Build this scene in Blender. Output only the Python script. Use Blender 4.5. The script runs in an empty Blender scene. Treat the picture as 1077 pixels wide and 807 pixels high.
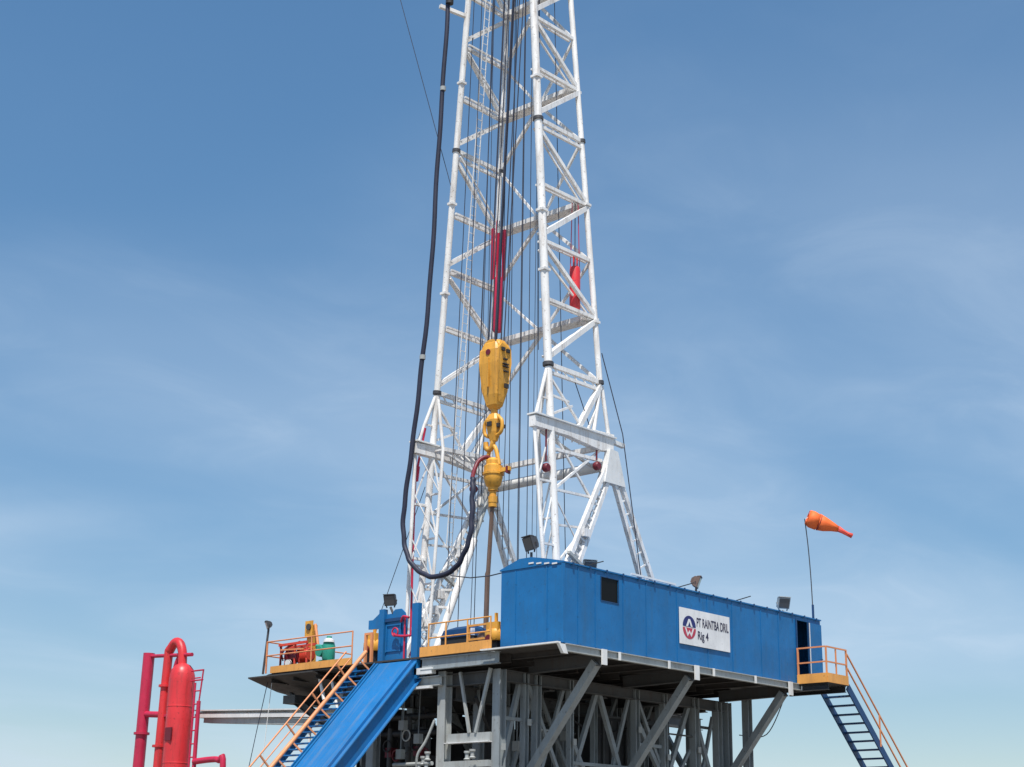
import bpy, math, random
from mathutils import Vector, Matrix
random.seed(7)
R = math.radians
scene = bpy.context.scene
COL = scene.collection

# ------------------------------------------------------------------ camera
HA, PITCH, ROLL = R(42.345), R(17.208), R(.867)
fh = Vector((math.cos(HA), math.sin(HA), 0)); r0 = Vector((math.sin(HA), -math.cos(HA), 0)); zz = Vector((0, 0, 1))
fwd = fh*math.cos(PITCH) + zz*math.sin(PITCH); u0 = -fh*math.sin(PITCH) + zz*math.cos(PITCH)
rgt = r0*math.cos(ROLL) + u0*math.sin(ROLL); upv = u0*math.cos(ROLL) - r0*math.sin(ROLL)
cd = bpy.data.cameras.new('camera'); cam = bpy.data.objects.new('camera', cd); COL.objects.link(cam)
m = Matrix((rgt, upv, -fwd)).transposed().to_4x4(); m.translation = (0, 0, 1.6)
cam.matrix_world = m
cd.sensor_width = 36; cd.sensor_fit = 'HORIZONTAL'; cd.lens = 1654.35/1077*36
cd.clip_start = .1; cd.clip_end = 6000
scene.camera = cam
scene.render.resolution_x, scene.render.resolution_y = 1024, 767

# ------------------------------------------------------------------ sky, sun, exposure
SUN_EL, SUN_HEAD = R(63), R(218)          # heading counted from +X towards +Y
w = bpy.data.worlds.new('World'); scene.world = w; w.use_nodes = True
nt = w.node_tree; nt.nodes.clear()
def N(t, **k):
    n = nt.nodes.new(t)
    for a, b in k.items(): setattr(n, a, b)
    return n
out = N('ShaderNodeOutputWorld'); bg = N('ShaderNodeBackground'); bg.inputs['Strength'].default_value = .105
sky = N('ShaderNodeTexSky', sky_type='NISHITA', sun_disc=False)
sky.sun_elevation = SUN_EL; sky.sun_rotation = R(90) - SUN_HEAD
sky.altitude = 0; sky.air_density = 1.0; sky.dust_density = .5; sky.ozone_density = 3.5
gam = N('ShaderNodeGamma'); gam.inputs[1].default_value = .66; nt.links.new(sky.outputs[0], gam.inputs[0])
tone = N('ShaderNodeHueSaturation'); tone.inputs['Saturation'].default_value = 1.45; tone.inputs['Value'].default_value = 1.88; tone.inputs['Hue'].default_value = .4995; nt.links.new(gam.outputs[0], tone.inputs['Color'])
# thin high cloud: noise on the plane the view ray meets overhead
tc = N('ShaderNodeTexCoord'); sep = N('ShaderNodeSeparateXYZ'); nt.links.new(tc.outputs['Generated'], sep.inputs[0])
def math_(op, a, b=None, clamp=False):
    n = N('ShaderNodeMath', operation=op, use_clamp=clamp)
    for i, v in enumerate((a, b)):
        if v is None: continue
        if isinstance(v, (int, float)): n.inputs[i].default_value = v
        else: nt.links.new(v, n.inputs[i])
    return n.outputs[0]
zc = math_('ADD', math_('MAXIMUM', sep.outputs['Z'], 0.0), .13)
cx = math_('DIVIDE', sep.outputs['X'], zc); cy = math_('DIVIDE', sep.outputs['Y'], zc)
cmb = N('ShaderNodeCombineXYZ'); nt.links.new(cx, cmb.inputs[0]); nt.links.new(cy, cmb.inputs[1])
mp = N('ShaderNodeMapping'); nt.links.new(cmb.outputs[0], mp.inputs[0])
mp.inputs['Rotation'].default_value = (0, 0, R(40)); mp.inputs['Scale'].default_value = (.85, 1.1, 1); mp.inputs['Location'].default_value = (1.7, .4, 0)
n1 = N('ShaderNodeTexNoise'); n1.inputs['Scale'].default_value = .8; n1.inputs['Detail'].default_value = 4; n1.inputs['Roughness'].default_value = .40; n1.inputs['Distortion'].default_value = .5
n2 = N('ShaderNodeTexNoise'); n2.inputs['Scale'].default_value = 3.2; n2.inputs['Detail'].default_value = 9; n2.inputs['Roughness'].default_value = .6; n2.inputs['Distortion'].default_value = .8
nt.links.new(mp.outputs[0], n1.inputs['Vector']); nt.links.new(mp.outputs[0], n2.inputs['Vector'])
def ramp(sock, lo, hi):
    n = N('ShaderNodeMapRange', interpolation_type='SMOOTHSTEP'); n.inputs['From Min'].default_value = lo; n.inputs['From Max'].default_value = hi
    nt.links.new(sock, n.inputs['Value']); return n.outputs[0]
a = math_('MULTIPLY', ramp(n1.outputs['Fac'], .32, .74), .52)
b = math_('MULTIPLY', ramp(n2.outputs['Fac'], .38, .78), .22)
thin = N('ShaderNodeMapRange'); thin.inputs['From Min'].default_value = .04; thin.inputs['From Max'].default_value = .55; thin.inputs['To Min'].default_value = 1.25; thin.inputs['To Max'].default_value = .26
nt.links.new(sep.outputs['Z'], thin.inputs['Value'])          # a thin layer looks denser the lower one looks along it
cov = math_('MULTIPLY', math_('ADD', a, math_('MULTIPLY', b, ramp(n1.outputs['Fac'], .3, .6))), thin.outputs[0], True)
mix = N('ShaderNodeMix', data_type='RGBA'); nt.links.new(cov, mix.inputs['Factor']); nt.links.new(tone.outputs[0], mix.inputs[6])
mix.inputs[7].default_value = (5.3, 6.5, 7.9, 1)
nt.links.new(mix.outputs[2], bg.inputs['Color']); nt.links.new(bg.outputs[0], out.inputs['Surface'])

sl = bpy.data.lights.new('sun', 'SUN'); sl.energy = 4.6; sl.angle = R(.55); sl.color = (1, .955, .89)
so = bpy.data.objects.new('sun', sl); COL.objects.link(so)
tosun = Vector((math.cos(SUN_HEAD)*math.cos(SUN_EL), math.sin(SUN_HEAD)*math.cos(SUN_EL), math.sin(SUN_EL)))
so.rotation_euler = tosun.to_track_quat('Z', 'Y').to_euler(); so.location = (0, 0, 80)
scene.view_settings.view_transform = 'Standard'; scene.view_settings.look = 'None'
scene.view_settings.gamma = 1; scene.view_settings.exposure = 0.12; scene.view_settings.use_curve_mapping = False

# ------------------------------------------------------------------ materials
M = {}
def mat(name, col, rough=.5, metal=0.0, dirt=None, amt=.35, scale=1.2, streak=True, bump=.0, spec=.5, var=.12):
    """painted steel: base colour, slow tone drift, run-down dirt or rust streaks with their own shape"""
    mt = bpy.data.materials.new(name); mt.use_nodes = True; t = mt.node_tree; bs = t.nodes['Principled BSDF']
    bs.inputs['Roughness'].default_value = rough; bs.inputs['Metallic'].default_value = metal
    bs.inputs['Specular IOR Level'].default_value = spec
    geo = t.nodes.new('ShaderNodeNewGeometry')
    def noise(sx, sy, sz, sc, det=5):
        mp = t.nodes.new('ShaderNodeMapping'); mp.inputs['Scale'].default_value = (sx, sy, sz); t.links.new(geo.outputs['Position'], mp.inputs[0])
        n = t.nodes.new('ShaderNodeTexNoise'); n.inputs['Scale'].default_value = sc; n.inputs['Detail'].default_value = det; n.inputs['Roughness'].default_value = .62
        t.links.new(mp.outputs[0], n.inputs['Vector']); return n.outputs['Fac']
    def rng(s, a, b, c, d):
        n = t.nodes.new('ShaderNodeMapRange'); n.inputs[1].default_value = a; n.inputs[2].default_value = b; n.inputs[3].default_value = c; n.inputs[4].default_value = d
        t.links.new(s, n.inputs[0]); return n.outputs[0]
    hsv = t.nodes.new('ShaderNodeHueSaturation'); hsv.inputs['Color'].default_value = (*col, 1)
    t.links.new(rng(noise(1, 1, 1, .8), .3, .7, 1-var, 1+var), hsv.inputs['Value'])
    last = hsv.outputs[0]
    if dirt:
        mx = t.nodes.new('ShaderNodeMix'); mx.data_type = 'RGBA'; t.links.new(last, mx.inputs[6]); mx.inputs[7].default_value = (*dirt, 1)
        s = noise(.5, 7, .5, scale) if streak == 'ramp' else noise(5, 5, .55, scale) if streak else noise(1, 1, 1, scale*2)
        t.links.new(rng(s, .5, .74, 0, amt), mx.inputs['Factor']); last = mx.outputs[2]
        mx2 = t.nodes.new('ShaderNodeMix'); mx2.data_type = 'RGBA'; t.links.new(last, mx2.inputs[6]); mx2.inputs[7].default_value = (*[c*.6 for c in dirt], 1)
        t.links.new(rng(noise(1, 1, 1, 9, 3), .62, .70, 0, amt*1.1), mx2.inputs['Factor']); last = mx2.outputs[2]
    t.links.new(last, bs.inputs['Base Color'])
    t.links.new(rng(noise(1, 1, 1, 3), .3, .7, max(0, rough-.1), min(1, rough+.12)), bs.inputs['Roughness'])
    if bump:
        bp = t.nodes.new('ShaderNodeBump'); bp.inputs['Strength'].default_value = bump; bp.inputs['Distance'].default_value = .02
        t.links.new(noise(1, 1, 1, 2.5, 4), bp.inputs['Height']); t.links.new(bp.outputs[0], bs.inputs['Normal'])
    M[name] = mt; return mt
mat('white', (.84, .83, .81), .45, dirt=(.28, .19, .12), amt=.55, scale=1.1)
mat('white_clean', (.78, .78, .76), .45, dirt=(.35, .30, .25), amt=.2)
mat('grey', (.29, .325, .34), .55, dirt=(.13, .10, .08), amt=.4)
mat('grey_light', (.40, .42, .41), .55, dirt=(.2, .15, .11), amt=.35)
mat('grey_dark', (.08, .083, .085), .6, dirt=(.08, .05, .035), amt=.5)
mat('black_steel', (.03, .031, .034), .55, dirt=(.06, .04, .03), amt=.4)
mat('blue', (.007, .145, .38), .45, dirt=(.035, .10, .17), amt=.35, scale=.7, bump=.4, var=.14)
mat('blue_ramp', (.009, .16, .42), .5, dirt=(.20, .24, .28), amt=.4, scale=.8, streak='ramp', bump=.3, var=.12)
mat('blue_dark', (.008, .055, .16), .45, dirt=(.05, .06, .08), amt=.3)
mat('orange', (.80, .37, .085), .5, dirt=(.35, .17, .07), amt=.35)
mat('salmon', (.78, .30, .12), .5, dirt=(.40, .18, .10), amt=.35)
mat('yellow', (.80, .39, .05), .45, dirt=(.2, .11, .04), amt=.5, bump=.2)
mat('red', (.70, .038, .045), .4, dirt=(.22, .04, .035), amt=.55, bump=.15)
mat('crimson', (.54, .022, .07), .4, dirt=(.2, .03, .04), amt=.4)
mat('maroon', (.16, .012, .025), .5, dirt=(.1, .03, .03), amt=.3)
mat('green', (.03, .34, .24), .45, dirt=(.02, .1, .08), amt=.35)
mat('rope', (.03, .034, .055), .6, var=.2)
mat('hose', (.022, .025, .05), .55, var=.2, bump=.2)
mat('pipe_brown', (.20, .13, .10), .5, .3, dirt=(.1, .05, .03), amt=.5)
mat('lamp', (.06, .06, .065), .5, dirt=(.06, .05, .04), amt=.4)
mat('grating', (.055, .052, .05), .7, dirt=(.07, .045, .03), amt=.6)
mat('dark_inside', (.03, .027, .025), .8)
mat('sign_white', (.80, .80, .80), .5, dirt=(.5, .5, .5), amt=.25)
mat('ink', (.025, .02, .06), .5); mat('ink_blue', (.02, .025, .15), .5); mat('ink_red', (.50, .05, .09), .5)
mat('sock', (.95, .17, .035), .7, var=.1); mat('sock_red', (.80, .09, .06), .7)
mat('ground_mat', (.21, .185, .15), .9, dirt=(.1, .08, .06), amt=.5, streak=False, bump=.4)
mat('winch_red', (.70, .07, .04), .45, dirt=(.2, .05, .03), amt=.5)
g = bpy.data.materials.new('lens'); g.use_nodes = True; b_ = g.node_tree.nodes['Principled BSDF']; b_.inputs['Base Color'].default_value = (.10, .10, .10, 1); b_.inputs['Roughness'].default_value = .12; M['lens'] = g
g = bpy.data.materials.new('window_glass'); g.use_nodes = True; b_ = g.node_tree.nodes['Principled BSDF']; b_.inputs['Base Color'].default_value = (.008, .008, .008, 1); b_.inputs['Roughness'].default_value = .3; b_.inputs['Specular IOR Level'].default_value = .12; M['window_glass'] = g

# ------------------------------------------------------------------ builders
WP = {}                                             # world position of every object's origin
def _place(o, c, parent):
    COL.objects.link(o); WP[o] = Vector(c)
    if parent is not None:
        o.parent = parent; o.location = Vector(c) - WP[parent]
    else: o.location = c
    return o
def thing(name, label, cat, loc, group=None):
    o = bpy.data.objects.new(name, None); o.empty_display_size = .2
    o['label'] = label; o['category'] = cat
    if group: o['group'] = group
    return _place(o, loc, None)
def tag(o, label, cat, group=None):
    o['label'] = label; o['category'] = cat
    if group: o['group'] = group
    return o
def mesh(name, vs, fs, mt, parent=None, smooth=False, origin=None):
    vs = [Vector(v) for v in vs]
    c = Vector(origin) if origin is not None else sum(vs, Vector())/len(vs)
    me = bpy.data.meshes.new(name); me.from_pydata([v-c for v in vs], [], fs); me.materials.append(M[mt]); me.update()
    if smooth:
        for p in me.polygons: p.use_smooth = True
        try: me.set_sharp_from_angle(angle=R(40))
        except Exception: pass
    return _place(bpy.data.objects.new(name, me), c, parent)
class G:
    """gathers shapes of ONE object"""
    def __init__(s): s.v = []; s.f = []
    def add(s, vs, fs):
        k = len(s.v); s.v += [tuple(v) for v in vs]; s.f += [tuple(i+k for i in f) for f in fs]; return s
    def box(s, lo, hi):
        x0, y0, z0 = lo; x1, y1, z1 = hi
        return s.add([(x0,y0,z0),(x1,y0,z0),(x1,y1,z0),(x0,y1,z0),(x0,y0,z1),(x1,y0,z1),(x1,y1,z1),(x0,y1,z1)],
                     [(0,3,2,1),(4,5,6,7),(0,1,5,4),(1,2,6,5),(2,3,7,6),(3,0,4,7)])
    def bar(s, a, b, w, h, up=(0,0,1)):
        a = Vector(a); b = Vector(b); d = (b-a).normalized(); u = Vector(up)
        if abs(d.dot(u)) > .98: u = Vector((1, 0, 0))
        sx = d.cross(u).normalized(); u = sx.cross(d).normalized()
        vs = [p + sx*i*w/2 + u*j*h/2 for p in (a, b) for i, j in ((-1,-1),(1,-1),(1,1),(-1,1))]
        return s.add(vs, [(0,1,2,3),(7,6,5,4),(0,4,5,1),(1,5,6,2),(2,6,7,3),(3,7,4,0)])
    def ibeam(s, a, b, w, h, t=.03, up=(0,0,1)):
        a = Vector(a); b = Vector(b); d = (b-a).normalized(); u = Vector(up)
        if abs(d.dot(u)) > .98: u = Vector((1, 0, 0))
        sx = d.cross(u).normalized(); u = sx.cross(d).normalized(); k = t/2
        prof = [(-w/2,-h/2),(w/2,-h/2),(w/2,-h/2+t),(k,-h/2+t),(k,h/2-t),(w/2,h/2-t),(w/2,h/2),(-w/2,h/2),(-w/2,h/2-t),(-k,h/2-t),(-k,-h/2+t),(-w/2,-h/2+t)]
        vs = [p + sx*i + u*j for p in (a, b) for i, j in prof]; n = 12
        fs = [(i, (i+1) % n, n+(i+1) % n, n+i) for i in range(n)]
        fs += [(11,10,3,2,1,0),(9,8,7,6,5,4),(10,9,4,3)]
        fs += [(12,13,14,15,22,23),(16,17,18,19,20,21),(15,16,21,22)]
        return s.add(vs, fs)
    def tube(s, path, r, n=10, closed=False, caps=True):
        P = [Vector(p) for p in path]; rs = r if isinstance(r, (list, tuple)) else [r]*len(P)
        u = None; vs = []
        for i, p in enumerate(P):
            q0 = P[max(0, i-1)]; q1 = P[min(len(P)-1, i+1)]
            d = (q1-q0).normalized()
            if u is None: u = d.orthogonal().normalized()
            u = (u - d*u.dot(d)).normalized(); v = d.cross(u)
            vs += [p + (u*math.cos(2*math.pi*k/n) + v*math.sin(2*math.pi*k/n))*rs[i] for k in range(n)]
        fs = [(i*n+k, i*n+(k+1) % n, (i+1)*n+(k+1) % n, (i+1)*n+k) for i in range(len(P)-1) for k in range(n)]
        if caps: fs += [tuple(range(n-1, -1, -1)), tuple(range((len(P)-1)*n, len(P)*n))]
        return s.add(vs, fs)
    def lathe(s, c, prof, n=20, axis=(0,0,1)):
        ax = Vector(axis).normalized(); c = Vector(c); u = ax.orthogonal().normalized(); v = ax.cross(u); m_ = len(prof)
        vs = [c + ax*h + (u*math.cos(2*math.pi*k/n) + v*math.sin(2*math.pi*k/n))*max(r, .002) for r, h in prof for k in range(n)]
        fs = [(i*n+k, i*n+(k+1) % n, (i+1)*n+(k+1) % n, (i+1)*n+k) for i in range(m_-1) for k in range(n)]
        return s.add(vs, fs + [tuple(range(n-1, -1, -1)), tuple(range((m_-1)*n, m_*n))])
    def prism(s, pts, off):
        n = len(pts); off = Vector(off); P = [Vector(p) for p in pts]
        return s.add(P + [p+off for p in P], [tuple(range(n-1, -1, -1)), tuple(range(n, 2*n))] + [(i, (i+1) % n, n+(i+1) % n, n+i) for i in range(n)])
    def out(s, name, mt, parent=None, smooth=False, origin=None):
        o = mesh(name, s.v, s.f, mt, parent, smooth, origin)
        import bmesh
        bm = bmesh.new(); bm.from_mesh(o.data); bmesh.ops.recalc_face_normals(bm, faces=bm.faces); bm.to_mesh(o.data); bm.free()
        return o
def bar(name, a, b, w, h, mt, parent, up=(0,0,1)): return G().bar(a, b, w, h, up).out(name, mt, parent)
def ib(name, a, b, w, h, mt, parent, t=.03, up=(0,0,1)): return G().ibeam(a, b, w, h, t, up).out(name, mt, parent)
def tub(name, path, r, mt, parent, n=10): return G().tube(path, r, n).out(name, mt, parent, True)
def box(name, lo, hi, mt, parent): return G().box(lo, hi).out(name, mt, parent)
def lerp(a, b, t): return Vector(a) + (Vector(b)-Vector(a))*t
def smoothpath(pts, k=8, wob=0):
    P = [Vector(p) for p in pts]; o = []
    for i in range(len(P)-1):
        p0 = P[max(0, i-1)]; p1 = P[i]; p2 = P[i+1]; p3 = P[min(len(P)-1, i+2)]
        for j in range(k):
            t = j/k; o.append(.5*((2*p1) + (p2-p0)*t + (2*p0-5*p1+4*p2-p3)*t*t + (3*p1-p0-3*p2+p3)*t**3))
    if wob: o = [p+Vector((0, wob*math.sin(i*.9)+wob*.7*math.sin(i*.37), wob*.4*math.cos(i*.7))) for i, p in enumerate(o)]
    return o + [P[-1]]

# ------------------------------------------------------------------ ground
gr = G().add([(-3000,-3000,0),(3000,-3000,0),(3000,3000,0),(-3000,3000,0)], [(0,1,2,3)]).out('ground', 'ground_mat', None, origin=(0,0,0)); gr['kind'] = 'structure'

ZD = 8.80            # drill floor level
YC = 40.97           # centre line of the rig, the well on it
XF = 39.40           # front edge of the drill floor

# ------------------------------------------------------------------ substructure
sub = thing('substructure', 'grey steel substructure of columns and braces carrying the drill floor', 'substructure', (47, YC, 0))
YN, YB = 37.0, 45.0
for x, wd in ((40.2,.34),(41.5,.22),(42.12,.26),(43.95,.2),(47.76,.26),(49.55,.22),(51.54,.3),(53.1,.3),(53.8,.28)):
    ib('column', (x, YN, .02), (x, YN, 8.22), wd, wd, 'grey', sub, .035)
ib('column', (53.75, 36.0, .02), (53.75, 36.0, 8.66), .3, .3, 'grey', sub, .035)
for x, wd in ((40.2,.34),(42.1,.3),(44.5,.3),(46.4,.3),(48.3,.34),(50.2,.3),(52.2,.34)):
    ib('column', (x, YB, .02), (x, YB, 8.22), wd, wd, 'grey', sub, .035)
for x in (41.6, 43.2, 44.8, 46.2, 47.9, 49.5, 51.2, 52.6):
    ib('column', (x, YC-1.7, .02), (x, YC-1.7, 8.22), .3, .3, 'grey', sub, .035)
    ib('column', (x, YC+1.7, .02), (x, YC+1.7, 8.22), .3, .3, 'grey', sub, .035)
# front frame, facing the pipe ramp; sunlight put into its paler steel
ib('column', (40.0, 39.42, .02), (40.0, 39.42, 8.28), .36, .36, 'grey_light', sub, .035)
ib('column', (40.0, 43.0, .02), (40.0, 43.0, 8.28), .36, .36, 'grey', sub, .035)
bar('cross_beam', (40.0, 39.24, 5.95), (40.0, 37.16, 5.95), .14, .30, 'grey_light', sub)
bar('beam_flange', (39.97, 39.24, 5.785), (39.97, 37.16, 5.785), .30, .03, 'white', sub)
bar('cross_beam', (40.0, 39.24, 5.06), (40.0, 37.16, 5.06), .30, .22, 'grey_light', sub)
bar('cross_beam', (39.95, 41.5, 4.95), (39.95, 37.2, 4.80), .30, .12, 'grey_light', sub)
bar('brace', (39.92, 38.62, 8.2), (39.92, 38.12, 6.1), .08, .10, 'grey_light', sub)
bar('brace', (39.92, 37.17, 8.25), (39.92, 37.82, 6.1), .09, .11, 'grey_light', sub)
# side frame under the cabin
def brace(a, b, w=.2, m_='grey'): bar('brace', a, b, w, w*1.15, m_, sub)
for a, b in (((45.55,37.12,7.85),(43.9,37.12,4.2)),((45.75,37.12,7.85),(47.4,37.12,4.2)),
             ((51.3,37.12,7.9),(49.4,37.12,4.2)),((51.55,37.12,7.9),(53.2,37.12,4.2)),((41.4,37.13,8.0),(40.35,37.13,4.6)),
             ((47.9,37.13,7.2),(50.4,37.13,4.0)),((44.1,37.13,6.2),(45.6,37.13,4.0))): brace(a, b, .15)
for a, b in (((40.3,YB,8),(42,YB,4)),((44.5,YB,8),(42.2,YB,4)),((44.6,YB,8),(46.3,YB,4)),((48.2,YB,8),(46.5,YB,4)),((48.4,YB,8),(50.1,YB,4)),((52.1,YB,8),(50.3,YB,4)),
             ((52.2,YB,7.5),(52.2,YC+1.7,4)),((52.2,YC-1.7,7.5),(52.2,YN,4)),((46.2,YC-1.7,8),(49.5,YC-1.7,4)),((49.5,YC+1.7,8),(46.2,YC+1.7,4)),((43.2,YC+1.7,8),(46.2,YC+1.7,4)),((49.6,YC-1.7,4),(52.6,YC-1.7,8))):
    brace(a, b, .18)
for a, b in (((41.7,37.1,8.0),(43.8,37.1,4.3)),((43.8,37.16,8.0),(42.3,37.16,4.3)),((47.6,37.16,8.0),(46.2,37.16,4.3)),((48.0,37.14,8.0),(49.4,37.14,5.6)),((51.4,37.16,6.2),(49.8,37.16,4.2)),((53.0,37.16,7.6),(51.8,37.16,4.2)),
             ((44.0,38.6,8.0),(46.3,38.6,4.2)),((48.6,38.6,8.0),(46.5,38.6,4.2)),((50.9,38.6,8.0),(48.8,38.6,4.2)),((42.4,38.6,4.3),(43.8,38.6,8.0))): brace(a, b, .11)
for x, wd in ((45.0,.16),(46.4,.2),(48.6,.16),(50.4,.2),(52.4,.18)): ib('column', (x, YN+.9, .02), (x, YN+.9, 8.22), wd, wd, 'grey', sub, .025)
for x0, x1, z in ((40.4,42.0,6.6),(44.1,47.6,5.3),(48.0,49.4,6.2),(49.7,51.4,5.0)): bar('girt', (x0,37.05,z), (x1,37.05,z), .09, .12, 'grey', sub)
for z in (8.0,):
    for x in (40.2, 43.2, 46.2, 49.5, 52.6): ib('cross_beam', (x, YN+.2, z-.02), (x, YB-.2, z-.02), .3, .44, 'grey_dark', sub, .035)
for y in (YN, YB): ib('long_beam', (40.4, y, 8.02), (53.5, y, 8.02), .26, .40, 'grey_dark', sub, .035)  # darker grey puts the shade under the deck into these beams
for y in (YC-1.7, YC+1.7): ib('long_beam', (40.4, y, 7.55), (52.4, y, 7.55), .3, .5, 'grey_dark', sub, .035)
for y in (YN, YB): ib('long_beam', (40.4, y, 4.0), (54.0, y, 4.0), .26, .36, 'grey', sub, .035)
bar('brace_rod', (49.7, 37, 6.72), (51.4, 37, 6.72), .05, .06, 'grey_dark', sub); bar('brace_rod', (51.7, 37.2, 7.15), (53.7, 37.2, 7.15), .1, .1, 'grey_dark', sub)
bar('brace_rod', (53.8, 36.85, 5.75), (53.75, 36.1, 5.75), .05, .05, 'grey_dark', sub)
bar('brace_rod', (42.3, 37.1, 6.35), (43.0, 37.1, 6.35), .05, .05, 'grey_light', sub)
for x in (40.2, 42.12, 43.95, 47.76, 49.55, 51.54, 53.1):
    box('column_foot', (x-.3,YN-.3,4.19), (x+.3,YN+.3,4.26), 'grey', sub)
for x, z in ((40.2,5.5),(41.5,6.4),(43.95,5.9),(47.76,6.6),(49.55,5.7),(51.54,6.1)): box('clip_plate', (x-.08,YN-.24,z), (x+.10,YN-.2,z+.22), 'grey_light', sub)
for y in (YN, YB): ib('base_beam', (39.2, y, .3), (56, y, .3), .5, .56, 'grey', sub, .04)

rd = thing('dark_fill_platform', 'dark rear platform added to fill the dark behind the cabin struts', 'platform', (57, 42.5, 8))  # added so that its dark underside fills the gap behind the struts
box('deck_plate', (54.25,41.5,ZD-.06), (58.9,47.5,ZD), 'grating', rd)
for i in range(4): ib('joist', (54.7+i*1.1,41.6,ZD-.34), (54.7+i*1.1,47.4,ZD-.34), .2, .5, 'grating', rd)
for y in (41.8, 44.0, 46.8): ib('long_beam', (54.3,y,ZD-.86), (58.7,y,ZD-.86), .26, .5, 'grey_dark', rd)
for x in (55.2, 58.5):
    for y in (41.9, 44.0, 46.8): ib('column', (x,y,.02), (x,y,ZD-1.12), .3, .3, 'grey_dark', rd)
for a_, b_ in (((55.2,41.9,7.4),(58.5,41.9,4)),((58.5,44,7.4),(55.2,44,4)),((55.2,46.8,7.4),(58.5,46.8,4)),((55.2,41.9,4.2),(55.2,44,7.3)),((58.5,46.8,4.2),(58.5,44,7.3))): bar('brace', a_, b_, .16, .18, 'grey_dark', rd)
ww = thing('blocking_wall', 'dark panels added along the far side to block sky under the drill floor', 'wall', (47, 45.6, 0))  # added wall that blocks the sky and darkens the space under the floor
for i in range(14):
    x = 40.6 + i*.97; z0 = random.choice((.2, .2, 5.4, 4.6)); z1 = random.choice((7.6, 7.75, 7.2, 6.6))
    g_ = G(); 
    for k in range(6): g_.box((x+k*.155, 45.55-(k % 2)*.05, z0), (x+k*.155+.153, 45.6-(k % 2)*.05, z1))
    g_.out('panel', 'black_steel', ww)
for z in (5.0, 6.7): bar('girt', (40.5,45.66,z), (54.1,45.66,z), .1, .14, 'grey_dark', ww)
# equipment below the floor, in its shade; dark tanks added to block the sky
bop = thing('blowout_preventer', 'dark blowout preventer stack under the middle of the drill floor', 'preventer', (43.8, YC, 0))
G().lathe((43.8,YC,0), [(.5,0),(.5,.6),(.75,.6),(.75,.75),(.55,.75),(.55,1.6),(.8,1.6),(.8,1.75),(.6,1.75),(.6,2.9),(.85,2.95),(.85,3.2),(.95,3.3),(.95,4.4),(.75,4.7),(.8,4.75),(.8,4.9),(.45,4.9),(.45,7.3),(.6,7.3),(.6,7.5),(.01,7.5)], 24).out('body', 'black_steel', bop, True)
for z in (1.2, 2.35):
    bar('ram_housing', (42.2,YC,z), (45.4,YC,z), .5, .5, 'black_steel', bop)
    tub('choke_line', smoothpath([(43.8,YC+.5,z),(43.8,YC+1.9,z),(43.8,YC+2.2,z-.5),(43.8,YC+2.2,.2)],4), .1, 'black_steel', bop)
for i, (lo, hi, nm, lab) in enumerate((((44.6,42.9,.0),(48.2,44.6,6.9),'dark_fill_cabinet','tall dark cabinet added to block sky behind the front columns under the floor'),
                              ((46.6,38.2,.0),(48.9,39.0,7.2),'dark_fill_tank','dark tank added to block sky between the columns under the cabin'),
                              ((41.1,44.2,0),(43.6,44.8,7.3),'dark_fill_bin','narrow dark bin added to block sky behind the pipe ramp'))):
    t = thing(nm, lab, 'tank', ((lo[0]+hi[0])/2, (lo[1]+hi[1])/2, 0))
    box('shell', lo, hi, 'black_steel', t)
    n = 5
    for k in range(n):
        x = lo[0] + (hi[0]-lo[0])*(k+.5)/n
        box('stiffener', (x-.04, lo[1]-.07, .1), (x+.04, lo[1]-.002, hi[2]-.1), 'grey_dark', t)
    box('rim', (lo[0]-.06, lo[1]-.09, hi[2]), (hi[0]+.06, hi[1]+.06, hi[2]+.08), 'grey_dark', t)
t = thing('blue_tank', 'blue tank with sloping shoulders seen between the rear columns', 'tank', (56.5, 44.8, 0))
G().prism([(54.9,43.9,0),(58.2,43.9,0),(58.2,43.9,5.6),(57.2,43.9,6.35),(56.2,43.9,6.35),(54.9,43.9,5.2)], (0,1.9,0)).out('shell', 'blue', t)
for x in (55.6, 56.6, 57.6): box('rib', (x-.05,43.8,.1), (x+.05,43.897,5.5), 'blue_dark', t)
mf = thing('choke_manifold', 'cluster of dark pipes and valve wheels in the shade behind the ramp', 'manifold', (41.6, 42.6, 0))
for i in range(5):
    y = 41.6 + i*.5; rs_ = tub('riser', [(41.4+.2*(i % 2),y,.1),(41.4+.2*(i % 2),y,6.2+.4*(i % 3))], .11, 'grey_dark', mf)
    c = Vector((41.25,y,5.6+.35*(i % 3))); tub('valve_wheel', [c+Vector((0,.2*math.cos(t*.5236),.2*math.sin(t*.5236))) for t in range(13)], .03, ('maroon','black_steel','white_clean')[i % 3], rs_, 6)
    box('valve_body', (41.3,y-.16,5.2+.35*(i % 3)), (41.65,y+.16,5.55+.35*(i % 3)), ('black_steel','maroon','grey_dark')[i % 3], rs_)
for z in (5.0, 6.4, 7.0): tub('header', [(41.5,41.2,z),(41.5,44.1,z)], .13, 'black_steel', mf)
# loose pipes and hoses in the shade
for i, (a, b, c, r) in enumerate((((40.6,38.5,7.4),(42.5,39.2,6.0),(45,39.5,5.2),.06),((41,41.5,7.2),(43,42.2,6.9),(46,42,5.6),.08),((53.6,36.3,6.9),(53.9,35.2,6.9),(53.9,34.3,8.3),.02),((44,38,7.5),(47,38.2,6.6),(50,38,7.3),.04))):
    tag(tub('hydraulic_hose', smoothpath([a,b,c]), r, 'black_steel', None), ('thick dark hose hanging behind the lit front column', 'dark mud hose sagging in the shade behind the ramp','thin dark hose looping beside the last cabin strut','thin hose slung between columns under the cabin')[i], 'hose')

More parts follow.
